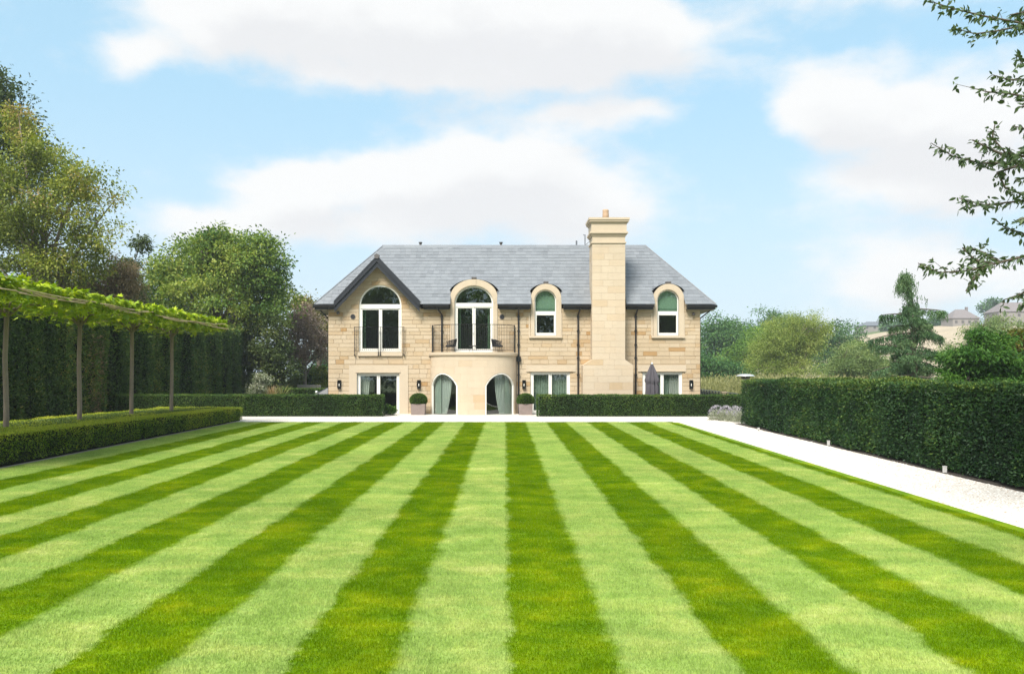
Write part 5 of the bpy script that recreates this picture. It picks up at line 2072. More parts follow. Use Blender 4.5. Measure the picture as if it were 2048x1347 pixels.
# ------------------------------------------------------------------ hedges
def hedge(name, label, cat, x0, x1, y0, y1, zt_, mat, leaf, dens, lump=0.05, faces='FTLRB', group=None, top_tint=0.1, ang=0.6, gap=0.05, seed=1, ragged=0.0, core=0.12, up=0.25, ptint=0.22):
    """clipped hedge: dark twiggy core under a shell of leaves; faces F(-Y) B(+Y) L(-X) R(+X) T(top)"""
    root = empty(name, ((x0 + x1) / 2, (y0 + y1) / 2, ground((y0 + y1) / 2)))
    tag(root, label, cat, group)
    r = np.random.default_rng(seed)
    Ps, Ns = [], []
    zb = lambda y: np.clip(y, -15, 42) * 0.0106
    H = zt_ - float(zb(np.array((y0 + y1) / 2)))
    for f in faces:
        if f in 'FB':
            n = int((x1 - x0) * H * dens)
            x = r.uniform(x0, x1, n)
            y = np.full(n, y0 if f == 'F' else y1)
            z = zb(y) + (zt_ - zb(y)) * (gap + (1 - gap) * r.random(n))
            nn = (0, -1 if f == 'F' else 1, 0)
        elif f in 'LR':
            n = int((y1 - y0) * H * dens)
            y = r.uniform(y0, y1, n)
            x = np.full(n, x0 if f == 'L' else x1)
            z = zb(y) + (zt_ - zb(y)) * (gap + (1 - gap) * r.random(n))
            nn = (-1 if f == 'L' else 1, 0, 0)
        else:
            n = int((y1 - y0) * (x1 - x0) * dens)
            x, y = r.uniform(x0, x1, n), r.uniform(y0, y1, n)
            z = np.full(n, zt_)
            nn = (0, 0, 1)
        Ps.append(np.column_stack([x, y, z]))
        Ns.append(np.tile(np.array(nn, float), (n, 1)))
    P, N = np.concatenate(Ps), np.concatenate(Ns)
    n = len(P)
    w1, w2 = wob(P, 2.2, seed), wob(P, 7.0, seed + 5)
    depth = lump * (0.55 * w1 + 0.6 * w2) - np.abs(r.normal(0, lump * 0.55, n))
    if ragged:
        depth += np.where(N[:, 2] > 0.5, ragged * wob(P * np.array([1, 1, 0]), 1.6, seed + 9), 0)
        depth += np.where(N[:, 2] > 0.5, 0, 1.1 * ragged * wob(P * np.array([1, 1, 0.12]), 2.4, seed + 8))
    P = P + N * depth[:, None]
    plant = wob(P * np.array([1, 1, 0.25]), 1.5, seed + 12)
    live = (wob(P, 3.4, seed + 15) + 0.25 * r.normal(0, 1, n) > -0.78) | (N[:, 2] > 0.5)
    P, N, w1, w2, plant = P[live], N[live], w1[live], w2[live], plant[live]
    n = len(P)
    ax = unit(N * 0.35 + np.array([0, 0, up]) + rnd_dirs(n, r) * (ang + 0.45))
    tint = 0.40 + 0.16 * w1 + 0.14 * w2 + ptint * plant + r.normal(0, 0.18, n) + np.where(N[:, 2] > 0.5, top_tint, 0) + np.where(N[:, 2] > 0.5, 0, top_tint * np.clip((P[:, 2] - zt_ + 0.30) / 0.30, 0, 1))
    s = r.uniform(0.6, 1.35, n)
    leaf_obj('foliage', [leaf_cards(P, ax, unit(N * 0.8 + rnd_dirs(n, r)), leaf * s, leaf * 0.42 * s, tint)], mat, root)
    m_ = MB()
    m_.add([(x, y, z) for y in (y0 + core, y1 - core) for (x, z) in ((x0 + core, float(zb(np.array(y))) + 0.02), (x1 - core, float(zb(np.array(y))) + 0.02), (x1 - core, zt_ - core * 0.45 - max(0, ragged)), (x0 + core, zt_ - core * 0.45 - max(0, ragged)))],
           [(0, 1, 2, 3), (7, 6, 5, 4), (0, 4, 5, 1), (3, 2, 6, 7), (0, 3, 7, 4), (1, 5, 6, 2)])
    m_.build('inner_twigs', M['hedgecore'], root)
    return root


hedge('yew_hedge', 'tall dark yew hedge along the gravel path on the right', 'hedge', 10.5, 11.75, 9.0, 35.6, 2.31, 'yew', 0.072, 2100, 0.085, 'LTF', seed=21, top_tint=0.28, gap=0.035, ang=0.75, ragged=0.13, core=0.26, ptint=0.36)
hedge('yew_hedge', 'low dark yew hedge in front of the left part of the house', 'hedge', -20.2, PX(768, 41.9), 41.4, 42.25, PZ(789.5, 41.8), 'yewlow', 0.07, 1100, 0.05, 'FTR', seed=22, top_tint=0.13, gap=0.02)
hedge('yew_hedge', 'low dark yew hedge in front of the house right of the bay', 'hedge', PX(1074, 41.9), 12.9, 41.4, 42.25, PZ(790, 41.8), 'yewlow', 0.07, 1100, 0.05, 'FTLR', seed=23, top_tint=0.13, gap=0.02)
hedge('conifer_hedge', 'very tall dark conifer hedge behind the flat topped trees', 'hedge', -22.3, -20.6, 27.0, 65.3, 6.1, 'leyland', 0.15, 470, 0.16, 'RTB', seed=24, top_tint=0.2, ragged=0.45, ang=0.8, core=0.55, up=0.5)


def brown_patch():
    """dead strip in the conifer hedge"""
    r = np.random.default_rng(5)
    n = 900
    y = r.normal(40.3, 0.45, n)
    z = r.uniform(0.6, 4.6, n)
    P = np.column_stack([np.full(n, -20.53) + r.normal(0, 0.05, n), y, z])
    ax = unit(np.array([1.0, 0, 0.4]) + rnd_dirs(n, r) * 0.8)
    leaf_obj('dead_foliage', [leaf_cards(P, ax, rnd_dirs(n, r), 0.14, 0.05, r.uniform(0.0, 0.8, n))], 'brown', [o for o in bpy.data.objects if o.name.startswith('conifer_hedge')][0])


brown_patch()

# box bed on the left: broad clipped block with a paler middle
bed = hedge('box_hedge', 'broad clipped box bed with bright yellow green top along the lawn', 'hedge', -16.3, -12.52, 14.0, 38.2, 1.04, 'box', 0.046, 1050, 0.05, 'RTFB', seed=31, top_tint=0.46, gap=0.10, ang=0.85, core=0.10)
r = np.random.default_rng(3)
n = 26000
P = np.column_stack([r.uniform(-15.4, -13.4, n), r.uniform(16, 37.2, n), np.full(n, 1.045)])
keep = (wob(P, 0.8, 77) + r.normal(0, 0.3, n)) > -0.15
P = P[keep]
n = len(P)
leaf_obj('ground_cover', [leaf_cards(P + np.array([0, 0, 0.01]), unit(np.array([0, 0, 0.6]) + rnd_dirs(n, r)), rnd_dirs(n, r), 0.045, 0.03, 0.45 + r.normal(0, 0.25, n))], 'groundcover', bed)
m_ = MB()
for i in range(46):
    y = 14.3 + i * 0.52 + r.uniform(-0.1, 0.1)
    x = -12.66 + r.uniform(-0.03, 0.03)
    m_.tube([(x, y, ground(y) - 0.02), (x - 0.02, y + r.uniform(-0.05, 0.05), ground(y) + 0.32)], 0.014, 5)
m_.build('stems', M['hedgebrown'], bed)
V, F = sheet_rows([-20.6, -12.47], [5, 15, 25, 36.4], lambda x, y: ground(y) + 0.001)
tag(link('bed_soil', np_mesh('bed_soil', V, F), None, 'soil'), kind='structure')
V, F = sheet_rows([10.35, 13], [5, 15, 25, 36.2], lambda x, y: ground(y) + 0.012)
tag(link('hedge_soil', np_mesh('hedge_soil', V, F), None, 'soil'), kind='structure')


# ------------------------------------------------------------------ trees
def tree(name, label, base, trunk_r, blobs, ncl, nleaf, leaf, mat, cl_r=0.7, seed=1, bark='bark', cat='tree', group=None, droop=0.0, limbs=9, flat=0.6, aspect=0.5, edge=0.45, lean=(0, 0), irregular=0.3, spread=0.9, trunk_top=None, parent=None, twigs=True, tint_k=0.22, lscale=1.35):
    """blobs: ellipsoids (dx,dy,dz,rx,ry,rz) above the base that the crown fills with leaf clusters"""
    r = np.random.default_rng(seed)
    bx, by, bz = base
    root = empty(name, base)
    tag(root, label, cat, group)
    B = np.array(blobs, float)
    wgt = (B[:, 3] * B[:, 4] * B[:, 5]) ** 0.67
    pick = r.choice(len(B), ncl, p=wgt / wgt.sum())
    d = rnd_dirs(ncl, r)
    rad = r.random(ncl) ** edge
    rad *= 1 + irregular * wob(d * 2 + B[pick][:, :3], 1.6, seed)
    C = np.array([bx, by, bz]) + B[pick][:, :3] + d * B[pick][:, 3:6] * rad[:, None]
    C[:, 2] = np.maximum(C[:, 2], bz + 0.35 * leaf + 0.15)
    # trunk and limbs
    ctr = (B[:, :3] * wgt[:, None]).sum(0) / wgt.sum()
    top = ctr if trunk_top is None else np.array(trunk_top, float)
    m_ = MB()
    T0 = Vector((bx, by, bz - 0.1))
    T1 = Vector((bx + top[0] * 0.5 + lean[0], by + top[1] * 0.5 + lean[1], bz + top[2] * 0.55))
    T2 = Vector((bx + top[0], by + top[1], bz + top[2]))
    tp = [T0, T0.lerp(T1, 0.06) , T0.lerp(T1, 0.5) + Vector((r.normal(0, 0.06), r.normal(0, 0.06), 0)), T1, T1.lerp(T2, 0.5) + Vector((r.normal(0, 0.15), r.normal(0, 0.15), 0)), T2]
    m_.tube(tp, [trunk_r * 1.5, trunk_r * 1.1, trunk_r * 0.95, trunk_r * 0.8, trunk_r * 0.5, trunk_r * 0.2], 9)
    nodes = [(p, trunk_r * 0.6) for p in tp[2:]]
    order = r.permutation(ncl)
    for i in order[:limbs]:
        s = tp[2].lerp(tp[4], r.random())
        e = Vector(C[i])
        mid = s.lerp(e, 0.5) + Vector((0, 0, 0.12 * (e - s).length))
        q = [s, s.lerp(mid, 0.5) + Vector(r.normal(0, 0.1, 3)), mid, mid.lerp(e, 0.5) + Vector(r.normal(0, 0.12, 3)), e]
        rr = trunk_r * r.uniform(0.30, 0.5)
        m_.tube(q, [rr, rr * 0.85, rr * 0.65, rr * 0.42, rr * 0.15], 6, False)
        nodes += [(p, rr * 0.5) for p in q[1:]]
    if twigs:
        NP = np.array([tuple(p) for p, _ in nodes])
        for i in order[limbs:limbs + 140]:
            dd = np.linalg.norm(NP - C[i], axis=1) + np.where(NP[:, 2] > C[i, 2] + 0.6, 3.0, 0)
            k_ = int(np.argmin(dd))
            s, e = Vector(NP[k_]), Vector(C[i])
            mid = s.lerp(e, 0.5) + Vector((r.normal(0, 0.1), r.normal(0, 0.1), 0.10 * (e - s).length))
            rr = min(nodes[k_][1], trunk_r * 0.12)
            m_.tube([s, mid, e], [rr, rr * 0.7, rr * 0.3], 4, False)
    m_.build('trunk', M[bark], root, True)
    # leaves
    share = r.uniform(0.45, 1.55, ncl)
    cnt = np.maximum(3, (nleaf * share / share.sum()).astype(int))
    idx = np.repeat(np.arange(ncl), cnt)
    n = len(idx)
    csz = cl_r * r.uniform(0.6, 1.35, ncl)
    leaf = leaf * lscale
    off = r.normal(0, 1, (n, 3)) * np.array([1, 1, flat]) * csz[idx][:, None] * 0.5
    P = C[idx] + off
    if droop:
        P[:, 2] -= droop * r.random(n) * csz[idx]
    P[:, 2] = np.maximum(P[:, 2], bz + 0.05)
    ax = unit(unit(off + 1e-6) * spread + rnd_dirs(n, r) * 0.9 + np.array([0, 0, -0.25 - droop]))
    cr = r.normal(0, 1, ncl)
    tint = 0.45 + tint_k * 0.6 * cr[idx] + tint_k * wob(P, 0.55, seed + 3) + r.normal(0, 0.14, n)
    s = r.uniform(0.65, 1.3, n)
    leaf_obj('crown', [leaf_cards(P, ax, unit(rnd_dirs(n, r) + np.array([0, 0, 0.7])), leaf * s, leaf * aspect * s, tint)], mat, root)
    return root


def at(px, Y, z=None):
    return (PX(px, Y), Y, ground(Y) if z is None else z)


def blob(base, px, py, Y, rpx, rpz, ry=None):
    """crown ellipsoid from a picture position at depth Y, relative to base"""
    return (PX(px, Y) - base[0], Y - base[1], PZ(py, Y) - base[2], rpx / FPX * Y, (rpx / FPX * Y) * 0.9 if ry is None else ry, rpz / FPX * Y)


# left: hawthorn in front, dark tree behind, brown conifer, round maple
b = at(95, 45)
tree('hawthorn_tree', 'large straggly hawthorn with yellow and rust tinged leaves at far left', b, 0.28,
     [blob(b, 70, 430, 45, 120, 95), blob(b, 170, 370, 45, 60, 70), blob(b, 60, 330, 46, 70, 60), blob(b, 185, 470, 44.5, 50, 60), blob(b, -30, 440, 46, 90, 130), blob(b, 110, 540, 45, 110, 45), blob(b, 30, 250, 47, 40, 40)],
     430, 42000, 0.135, 'thorn', 0.75, 41, limbs=22, irregular=0.4, bark='barkpale', tint_k=0.36)
b = at(-60, 54)
tree('dark_tree', 'tall dark green tree top behind the hawthorn at far left', b, 0.4,
     [blob(b, -60, 330, 54, 110, 160), blob(b, 20, 240, 54, 55, 60), blob(b, -10, 190, 54, 40, 50), blob(b, 60, 300, 54, 45, 40), blob(b, -110, 250, 55, 90, 130)],
     300, 32000, 0.19, 'darktree', 0.95, 42, limbs=14, irregular=0.35)
b = at(205, 51)
tree('brown_conifer', 'browning conifer with hanging dead sprays above the flat topped trees', b, 0.22,
     [blob(b, 205, 580, 51, 62, 60), blob(b, 240, 550, 51, 38, 50), blob(b, 160, 590, 50, 50, 50), blob(b, 262, 590, 52, 30, 55)],
     200, 17000, 0.16, 'brown', 0.6, 43, droop=0.7, limbs=14, aspect=0.25)
b = at(272, 57)
tree('fir_tree', 'slender dark conifer tip showing between hawthorn and maple', b, 0.16,
     [blob(b, 262, 520, 57, 22, 30), blob(b, 280, 482, 57, 14, 12), blob(b, 250, 555, 57, 28, 40), blob(b, 262, 600, 57, 30, 60)],
     70, 7000, 0.20, 'darktree', 0.55, 44, droop=0.5, limbs=8, aspect=0.3)
b = at(428, 66)
tree('maple_tree', 'big rounded green maple behind the tall hedge left of the house', b, 0.42,
     [blob(b, 430, 590, 66, 135, 115), blob(b, 400, 520, 66, 90, 55), blob(b, 490, 525, 66, 85, 60), blob(b, 530, 600, 66, 58, 85), blob(b, 335, 580, 66, 55, 70), blob(b, 450, 490, 66, 60, 35), blob(b, 545, 500, 66, 30, 35)],
     520, 62000, 0.20, 'round', 0.95, 45, limbs=18, irregular=0.25, edge=0.38, tint_k=0.32)
b = at(545, 64)
tree('holly_tree', 'dense dark evergreen under the maple at the end of the tall hedge', b, 0.2,
     [blob(b, 545, 700, 64, 38, 75), blob(b, 520, 735, 64, 34, 50), blob(b, 512, 700, 64, 24, 40), blob(b, 570, 735, 64, 28, 40)], 150, 16000, 0.17, 'darktree', 0.6, 46, limbs=8)
b = at(612, 72)
tree('purple_plum', 'purplish brown plum tree beside the left end of the house', b, 0.2,
     [blob(b, 608, 655, 72, 40, 55), blob(b, 590, 700, 72, 32, 40), blob(b, 640, 690, 73, 22, 35)], 150, 11000, 0.17, 'purple', 0.6, 47, limbs=12, irregular=0.4)
b = at(640, 82)
tree('olive_tree', 'olive brown tree rising behind the left eaves of the house', b, 0.3,
     [blob(b, 632, 640, 82, 40, 45), blob(b, 610, 615, 82, 30, 28), blob(b, 660, 650, 82, 30, 50)], 140, 11000, 0.20, 'olive', 0.75, 48, limbs=12, irregular=0.35)
b = at(620, 76)
tree('green_shrub', 'round bright green shrub left of the house corner', b, 0.1, [blob(b, 618, 748, 76, 22, 22), blob(b, 612, 765, 75, 24, 18)], 60, 6500, 0.16, 'green', 0.45, 49, cat='shrub', limbs=5)
b = at(642, 74)
tree('yellow_shrub', 'yellow green shrub close to the left house corner', b, 0.08, [blob(b, 640, 755, 74, 13, 25), blob(b, 652, 765, 74, 14, 20)], 45, 4500, 0.15, 'lime', 0.4, 50, cat='shrub', limbs=5)
b = at(591, 70)
tree('narrow_conifer', 'narrow dark conifer beside the purple plum', b, 0.08, [blob(b, 591, 755, 70, 11, 42), blob(b, 590, 775, 70, 14, 22)], 60, 5000, 0.13, 'darktree', 0.35, 51, limbs=5)
b = at(655, 120)
tree('far_tree', 'pale hazy tree seen in the gap left of the house', b, 0.3, [blob(b, 648, 725, 120, 30, 32), blob(b, 680, 720, 120, 40, 40)], 80, 6000, 0.3, 'wood_dark', 0.9, 52, limbs=8)
b = at(524, 57)
tree('variegated_shrub', 'cream variegated shrub at the end of the tall hedge', b, 0.06, [blob(b, 522, 762, 57, 17, 20), blob(b, 515, 785, 57, 16, 14)], 50, 4200, 0.10, 'varieg', 0.32, 53, cat='shrub', limbs=6)
# feathery grass and phormium
def blades(name, label, base, n, h, spreadv, width, mat, cat, seed, bend=0.5):
    r = np.random.default_rng(seed)
    root = empty(name, base)
    tag(root, label, cat)
    Vs, Ts = [], []
    for i in range(n):
        a = r.uniform(0, 6.28)
        hh = h * r.uniform(0.6, 1.1)
        sp_ = spreadv * r.uniform(0.2, 1.0)
        pr = None
        side = np.array([-math.sin(a), math.cos(a), 0])
        prev = None
        for k_ in range(6):
            u = k_ / 5
            c_ = np.array(base) + np.array([math.cos(a), math.sin(a), 0]) * sp_ * (u ** 1.6) + np.array([0, 0, hh * (u - bend * 0.35 * u ** 3)])
            w_ = width * (1 - u ** 2 * 0.95)
            cur = (c_ - side * w_ / 2, c_ + side * w_ / 2)
            if prev is not None:
                Vs += [prev[0], prev[1], cur[1], cur[0]]
            prev = cur
        Ts += [np.clip(r.normal(0.5, 0.25), 0, 1)] * 20
    V = np.array(Vs)
    leaf_obj('blades', [(V, np.arange(len(V)).reshape(-1, 4), np.array(Ts))], mat, root)
    return root


blades('plume_grass', 'tawny feathery grass clump beside the variegated shrub', at(543, 56.5), 170, 1.7, 0.75, 0.05, 'plume', 'grass clump', 5)
blades('phormium', 'spiky arching phormium left of the house', at(562, 57.5), 60, 1.75, 1.35, 0.075, 'phormium', 'plant', 6)
hedge('low_hedge', 'thin clipped hedge far behind the front hedge, left of the house', 'hedge', PX(548, 60), PX(652, 60), 60, 60.9, PZ(777, 60), 'yewlow', 0.11, 420, 0.06, 'FTR', seed=27, top_tint=0.2)
m_ = MB()
rs = random.Random(3)
wx0, wx1, wy_ = PX(594, 69), PX(640, 69), 69.0
lw = empty('stone_wall', ((wx0 + wx1) / 2, wy_, ZT))
tag(lw, 'low grey stone wall beyond the hedges left of the house', 'wall')
zc_ = ZT
while zc_ < PZ(771, 69) - 0.05:
    x = wx0
    while x < wx1:
        w = rs.uniform(0.25, 0.5)
        m_ = MB()
        m_.stone([(x + 0.008, zc_ + 0.008), (min(x + w, wx1) - 0.008, zc_ + 0.008), (min(x + w, wx1) - 0.008, zc_ + 0.15), (x + 0.008, zc_ + 0.15)], wy_ - rs.random() * 0.03, wy_ + 0.3, 0.015)
        m_.build('stone', M['render'], lw)
        x += w
    zc_ += 0.155
MB().box(wx0, wx1, wy_ + 0.05, wy_ + 0.35, ZT, zc_ - 0.02).build('core', M['render'], lw)
b = (PX(779, 42.6), 42.6, ZT)
tree('small_shrub', 'small soft green shrub at the right end of the low left hedge', b, 0.02, [blob(b, 776, 817, 42.6, 9, 9), blob(b, 783, 822, 42.6, 7, 6)], 26, 2200, 0.07, 'green', 0.14, 54, cat='shrub', limbs=4, twigs=False)

# lavender at the corner of the path
lv = empty('lavender', (11.0, 37.6, ground(37.6)))
tag(lv, 'silvery lavender bush with mauve flowers where path meets hedge', 'shrub')
r = np.random.default_rng(8)
n = 3800
cx0 = np.array([(PX(1436, 38.2), 38.4), (PX(1452, 38.0), 38.0), (PX(1468, 37.6), 37.5), (PX(1480, 37.2), 36.9)])
pk = r.integers(0, 4, n)
d = rnd_dirs(n, r)
d[:, 2] = np.abs(d[:, 2])
P = np.column_stack([cx0[pk], np.full(n, 0.40)]) + d * np.array([0.42, 0.42, 0.50]) * (r.random(n) ** 0.4)[:, None]
leaf_obj('foliage', [leaf_cards(P, unit(d + np.array([0, 0, 0.8]) + rnd_dirs(n, r) * 0.5), rnd_dirs(n, r), 0.11, 0.025, 0.45 + r.normal(0, 0.25, n))], 'lavleaf', lv)
n = 480
pk = r.integers(0, 4, n)
d = rnd_dirs(n, r)
d[:, 2] = np.abs(d[:, 2]) + 0.35
P = np.column_stack([cx0[pk], np.full(n, 0.48)]) + unit(d) * np.array([0.40, 0.40, 0.58])
leaf_obj('flowers', [leaf_cards(P, unit(d + np.array([0, 0, 1.2])), rnd_dirs(n, r), 0.12, 0.03, 0.5 + r.normal(0, 0.25, n))], 'lavflower', lv)

# right: the wood behind, nearest last
RW = 'trees of the wood right of the house'
spec = [
    ('wood_tree', 'dark rounded oak directly right of the house eaves', 1440, 150, [(1440, 680, 60, 52), (1425, 720, 50, 50), (1480, 690, 45, 50)], 'wood_dark', 300, 26000, 0.30, 1.5),
    ('wood_tree', 'tall bluish tree highest on the wood skyline', 1545, 185, [(1545, 665, 50, 50), (1520, 690, 40, 50), (1580, 680, 42, 52), (1605, 700, 40, 45)], 'wood_dark', 240, 20000, 0.36, 1.7),
    ('wood_tree', 'mid green tree between the dark oak and the yellowish willow', 1490, 118, [(1490, 720, 42, 48), (1530, 690, 44, 42), (1460, 745, 40, 35)], 'wood_green', 220, 20000, 0.24, 1.2),
    ('wood_tree', 'broad hazy tree right of the willow against the pale field', 1690, 150, [(1690, 685, 42, 44), (1665, 720, 40, 40), (1720, 720, 40, 40), (1745, 740, 30, 30)], 'wood_dark', 220, 18000, 0.30, 1.4),
    ('dark_bush', 'deep green bushy tree at the foot of the wood beside the house', 1425, 105, [(1425, 745, 40, 28), (1460, 748, 34, 26), (1405, 735, 30, 30)], 'wood_dark', 150, 14000, 0.22, 1.0),
    ('willow_tree', 'big yellowish green willow with a visible trunk above the hedge', 1607, 88, [(1560, 690, 58, 52), (1600, 655, 52, 34), (1535, 720, 46, 36), (1620, 690, 34, 50), (1575, 745, 62, 22), (1640, 670, 22, 30)], 'willow', 420, 70000, 0.11, 0.85),
    ('sallow_bush', 'grey green sallow bush right of the willow', 1715, 80, [(1715, 722, 52, 38), (1680, 745, 40, 26), (1750, 745, 36, 26)], 'sallow', 260, 34000, 0.115, 0.8),
    ('sallow_bush', 'grey green bush left of the weeping cedar', 1775, 92, [(1775, 748, 44, 24), (1800, 745, 40, 24), (1750, 740, 30, 25)], 'sallow', 130, 10000, 0.2, 0.9),
]
for i, (nm, lab, px, Y, bl, mt, ncl, nl, lf, cr_) in enumerate(spec):
    b = (PX(px, Y), Y, max(hillz(PX(px, Y), Y), 0.3))
    tree(nm, lab, b, 0.25 if nm == 'willow_tree' else 0.3, [blob(b, *q[:2], Y + (k_ % 2), *q[2:]) for k_, q in enumerate(bl)], ncl, nl, lf, mt, cr_, 60 + i, group=RW, limbs=10, irregular=0.35, tint_k=0.32, edge=0.4, bark='barkpale' if 'willow' in nm else 'bark')
# pale tall grass and scrub beside the house
def scrub():
    r = np.random.default_rng(12)
    root = empty('tall_grass', (PX(1440, 72), 72, ZT))
    tag(root, 'pale tall grass and reeds beyond the iron fence', 'tall grass', kind='stuff')
    n = 22000
    x = r.uniform(14.5, 34, n)
    y = r.uniform(66, 80, n)
    base_ = np.column_stack([x, y, np.full(n, 0.3)])
    h = 1.75 + 0.55 * wob(base_, 0.5, 4) + r.normal(0, 0.25, n)
    z = 0.3 + h * r.random(n) ** 0.5
    P = np.column_stack([x, y, z])
    ax = unit(np.array([0, 0, 1.0]) + rnd_dirs(n, r) * 0.55)
    leaf_obj('grass_stems', [leaf_cards(P, ax, rnd_dirs(n, r), r.uniform(0.18, 0.4, n), 0.07, 0.45 + 0.2 * wob(P, 0.7, 9) + r.normal(0, 0.2, n))], 'reed', root)


scrub()


# weeping cedar
def weeping_cedar():
    r = np.random.default_rng(77)
    Y = 44.0
    bx, bz = PX(1828, Y), ground(Y)
    root = empty('weeping_cedar', (bx, Y, bz))
    tag(root, 'weeping blue green cedar with drooping branch tips above the right hedge', 'tree')
    top = PZ(548, Y)
    m_ = MB()
    lead = [(bx, Y, bz - 0.1), (bx + 0.05, Y, 2.5), (bx - 0.02, Y, 4.6), (bx - 0.08, Y, 6.4), (bx - 0.25, Y, top - 0.35), (bx - 0.42, Y, top), (bx - 0.60, Y, top - 0.12), (bx - 0.75, Y, top - 0.6)]
    m_.tube(lead, [0.20, 0.16, 0.11, 0.075, 0.045, 0.03, 0.02, 0.01], 8)
    P, A, Tn, Ln = [], [], [], []

    def strands(pt, n_, lmax, t0):
        for _ in range(n_):
            l_ = lmax * r.uniform(0.35, 1.0)
            o_ = r.normal(0, 0.055, 3)
            k_ = max(3, int(l_ / 0.055))
            sway = r.normal(0, 0.10, 2)
            for j_ in range(k_):
                u = j_ / k_
                P.append((pt[0] + o_[0] + sway[0] * u, pt[1] + o_[1] + sway[1] * u, pt[2] + o_[2] * 0.4 - l_ * u))
                d_ = r.normal(0, 0.5, 3)
                A.append((d_[0], d_[1], -0.9 + d_[2] * 0.4))
                Tn.append(t0 + r.normal(0, 0.12))
                Ln.append(0.11 * (1 - 0.4 * u))

    def branch(z0, az, L_, rise, dr, den=1.0):
        pts = []
        ca, sa = math.cos(az), math.sin(az)
        for k_ in range(11):
            u = k_ / 10
            pts.append((bx + ca * L_ * u, Y + sa * L_ * u, z0 + rise * u - dr * u * u * L_))
        m_.tube(pts, [0.05 * (1 - 0.85 * k_ / 10) * min(1.0, L_) + 0.006 for k_ in range(11)], 5, False)
        t0 = r.normal(0.45, 0.16)
        for k_ in range(int(46 * L_ * den)):
            u = r.random() ** 0.75
            i_ = min(9, int(u * 10))
            f_ = u * 10 - i_
            p0, p1 = pts[i_], pts[i_ + 1]
            w_ = 0.30 * (1 - 0.5 * u)
            lat = r.normal(0, w_)
            q = (p0[0] + (p1[0] - p0[0]) * f_ - sa * lat, p0[1] + (p1[1] - p0[1]) * f_ + ca * lat, p0[2] + (p1[2] - p0[2]) * f_ - abs(lat) * 0.35)
            strands(q, 3, 0.30 + 0.34 * u, t0 + 0.15 * (0.5 - u))
    # leading shapes seen in the picture, then fillers all round
    for z0, az, L_, rise, dr in ((6.2, 0.05, 1.75, 0.10, 0.10), (5.9, math.pi, 1.85, 0.25, 0.14), (4.9, math.pi - 0.2, 2.3, 0.1, 0.20), (5.0, 0.3, 2.0, 0.2, 0.25), (4.05, math.pi + 0.1, 2.25, 0.35, 0.06),
                             (3.9, 0.1, 2.0, 0.1, 0.15), (3.3, math.pi - 0.1, 2.2, -0.2, 0.14), (3.2, 0.2, 2.0, 0.0, 0.12), (2.6, math.pi + 0.3, 2.1, 0.0, 0.16), (2.5, -0.3, 1.9, 0.0, 0.12)):
        branch(z0, az, L_, rise, dr)
    for i in range(34):
        z0 = 1.2 + 5.2 * (i / 34)
        prof = np.interp(z0, [1.0, 3.5, 5.0, 6.4], [2.0, 1.7, 1.35, 0.6])
        branch(z0, r.uniform(0, 6.28), prof * r.uniform(0.65, 1.05), r.uniform(0, 0.35), r.uniform(0.10, 0.25), 0.85)
    for k_ in range(70):
        z_ = r.uniform(6.0, top)
        strands((bx - 0.08 - 0.3 * max(0, (z_ - 6.4) / (top - 6.4)) + r.normal(0, 0.10), Y + r.normal(0, 0.12), z_), 3, 0.8, 0.45)
    for (x, y, z_) in lead[3:]:
        for _ in range(26):
            u = r.normal(0, 0.13, 3)
            strands((x + u[0], y + u[1], z_ + u[2]), 2, 0.75, 0.5)
    for k_ in range(60):
        u = k_ / 59
        strands((bx - 0.42 - 0.36 * u + r.normal(0, 0.05), Y + r.normal(0, 0.1), top - 0.55 * u * u), 3, 0.9, 0.62)
    for k_ in range(240):
        z_ = r.uniform(1.2, 7.0)
        strands((bx + r.normal(0, 0.24), Y + r.normal(0, 0.24), z_), 2, 0.6, 0.32)
    m_.build('trunk', M['bark'], root, True)
    P, A, Tn, Ln = np.array(P), unit(np.array(A)), np.array(Tn), np.array(Ln)
    leaf_obj('crown', [leaf_cards(P, A, rnd_dirs(len(P), r), Ln * 1.3, Ln * 0.42, Tn)], 'cedar', root)


weeping_cedar()
b = at(1968, 32)
tree('cypress_shrub', 'bushy bright green cypress above the hedge at right', b, 0.14,
     [blob(b, 1962, 715, 32, 62, 30), blob(b, 1975, 690, 32, 34, 30), blob(b, 2000, 675, 32, 20, 18), blob(b, 1925, 730, 32, 44, 26), blob(b, 2030, 730, 32.5, 40, 34), blob(b, 1960, 760, 32, 80, 30), blob(b, 1958, 668, 32, 16, 14)],
     260, 34000, 0.13, 'cypress', 0.42, 81, flat=0.35, droop=0.25, limbs=12, aspect=0.3)
b = at(2062, 38)
tree('rusty_tree', 'small rust tinged tree at the right picture edge', b, 0.12, [blob(b, 2050, 680, 38, 26, 24), blob(b, 2070, 710, 38, 36, 40)], 70, 5200, 0.13, 'rust', 0.4, 82, limbs=9, irregular=0.4)
b = (PX(1992, 88), 88, 0.8)
tree('weeping_birch', 'hazy weeping tree behind the cypress on the right', b, 0.2, [blob(b, 1990, 645, 88, 48, 20), blob(b, 1960, 665, 88, 34, 26), blob(b, 2020, 665, 88, 34, 26), blob(b, 1900, 690, 88, 26, 20)], 150, 13000, 0.20, 'sallow', 0.8, 83, droop=1.6, limbs=10, aspect=0.25)
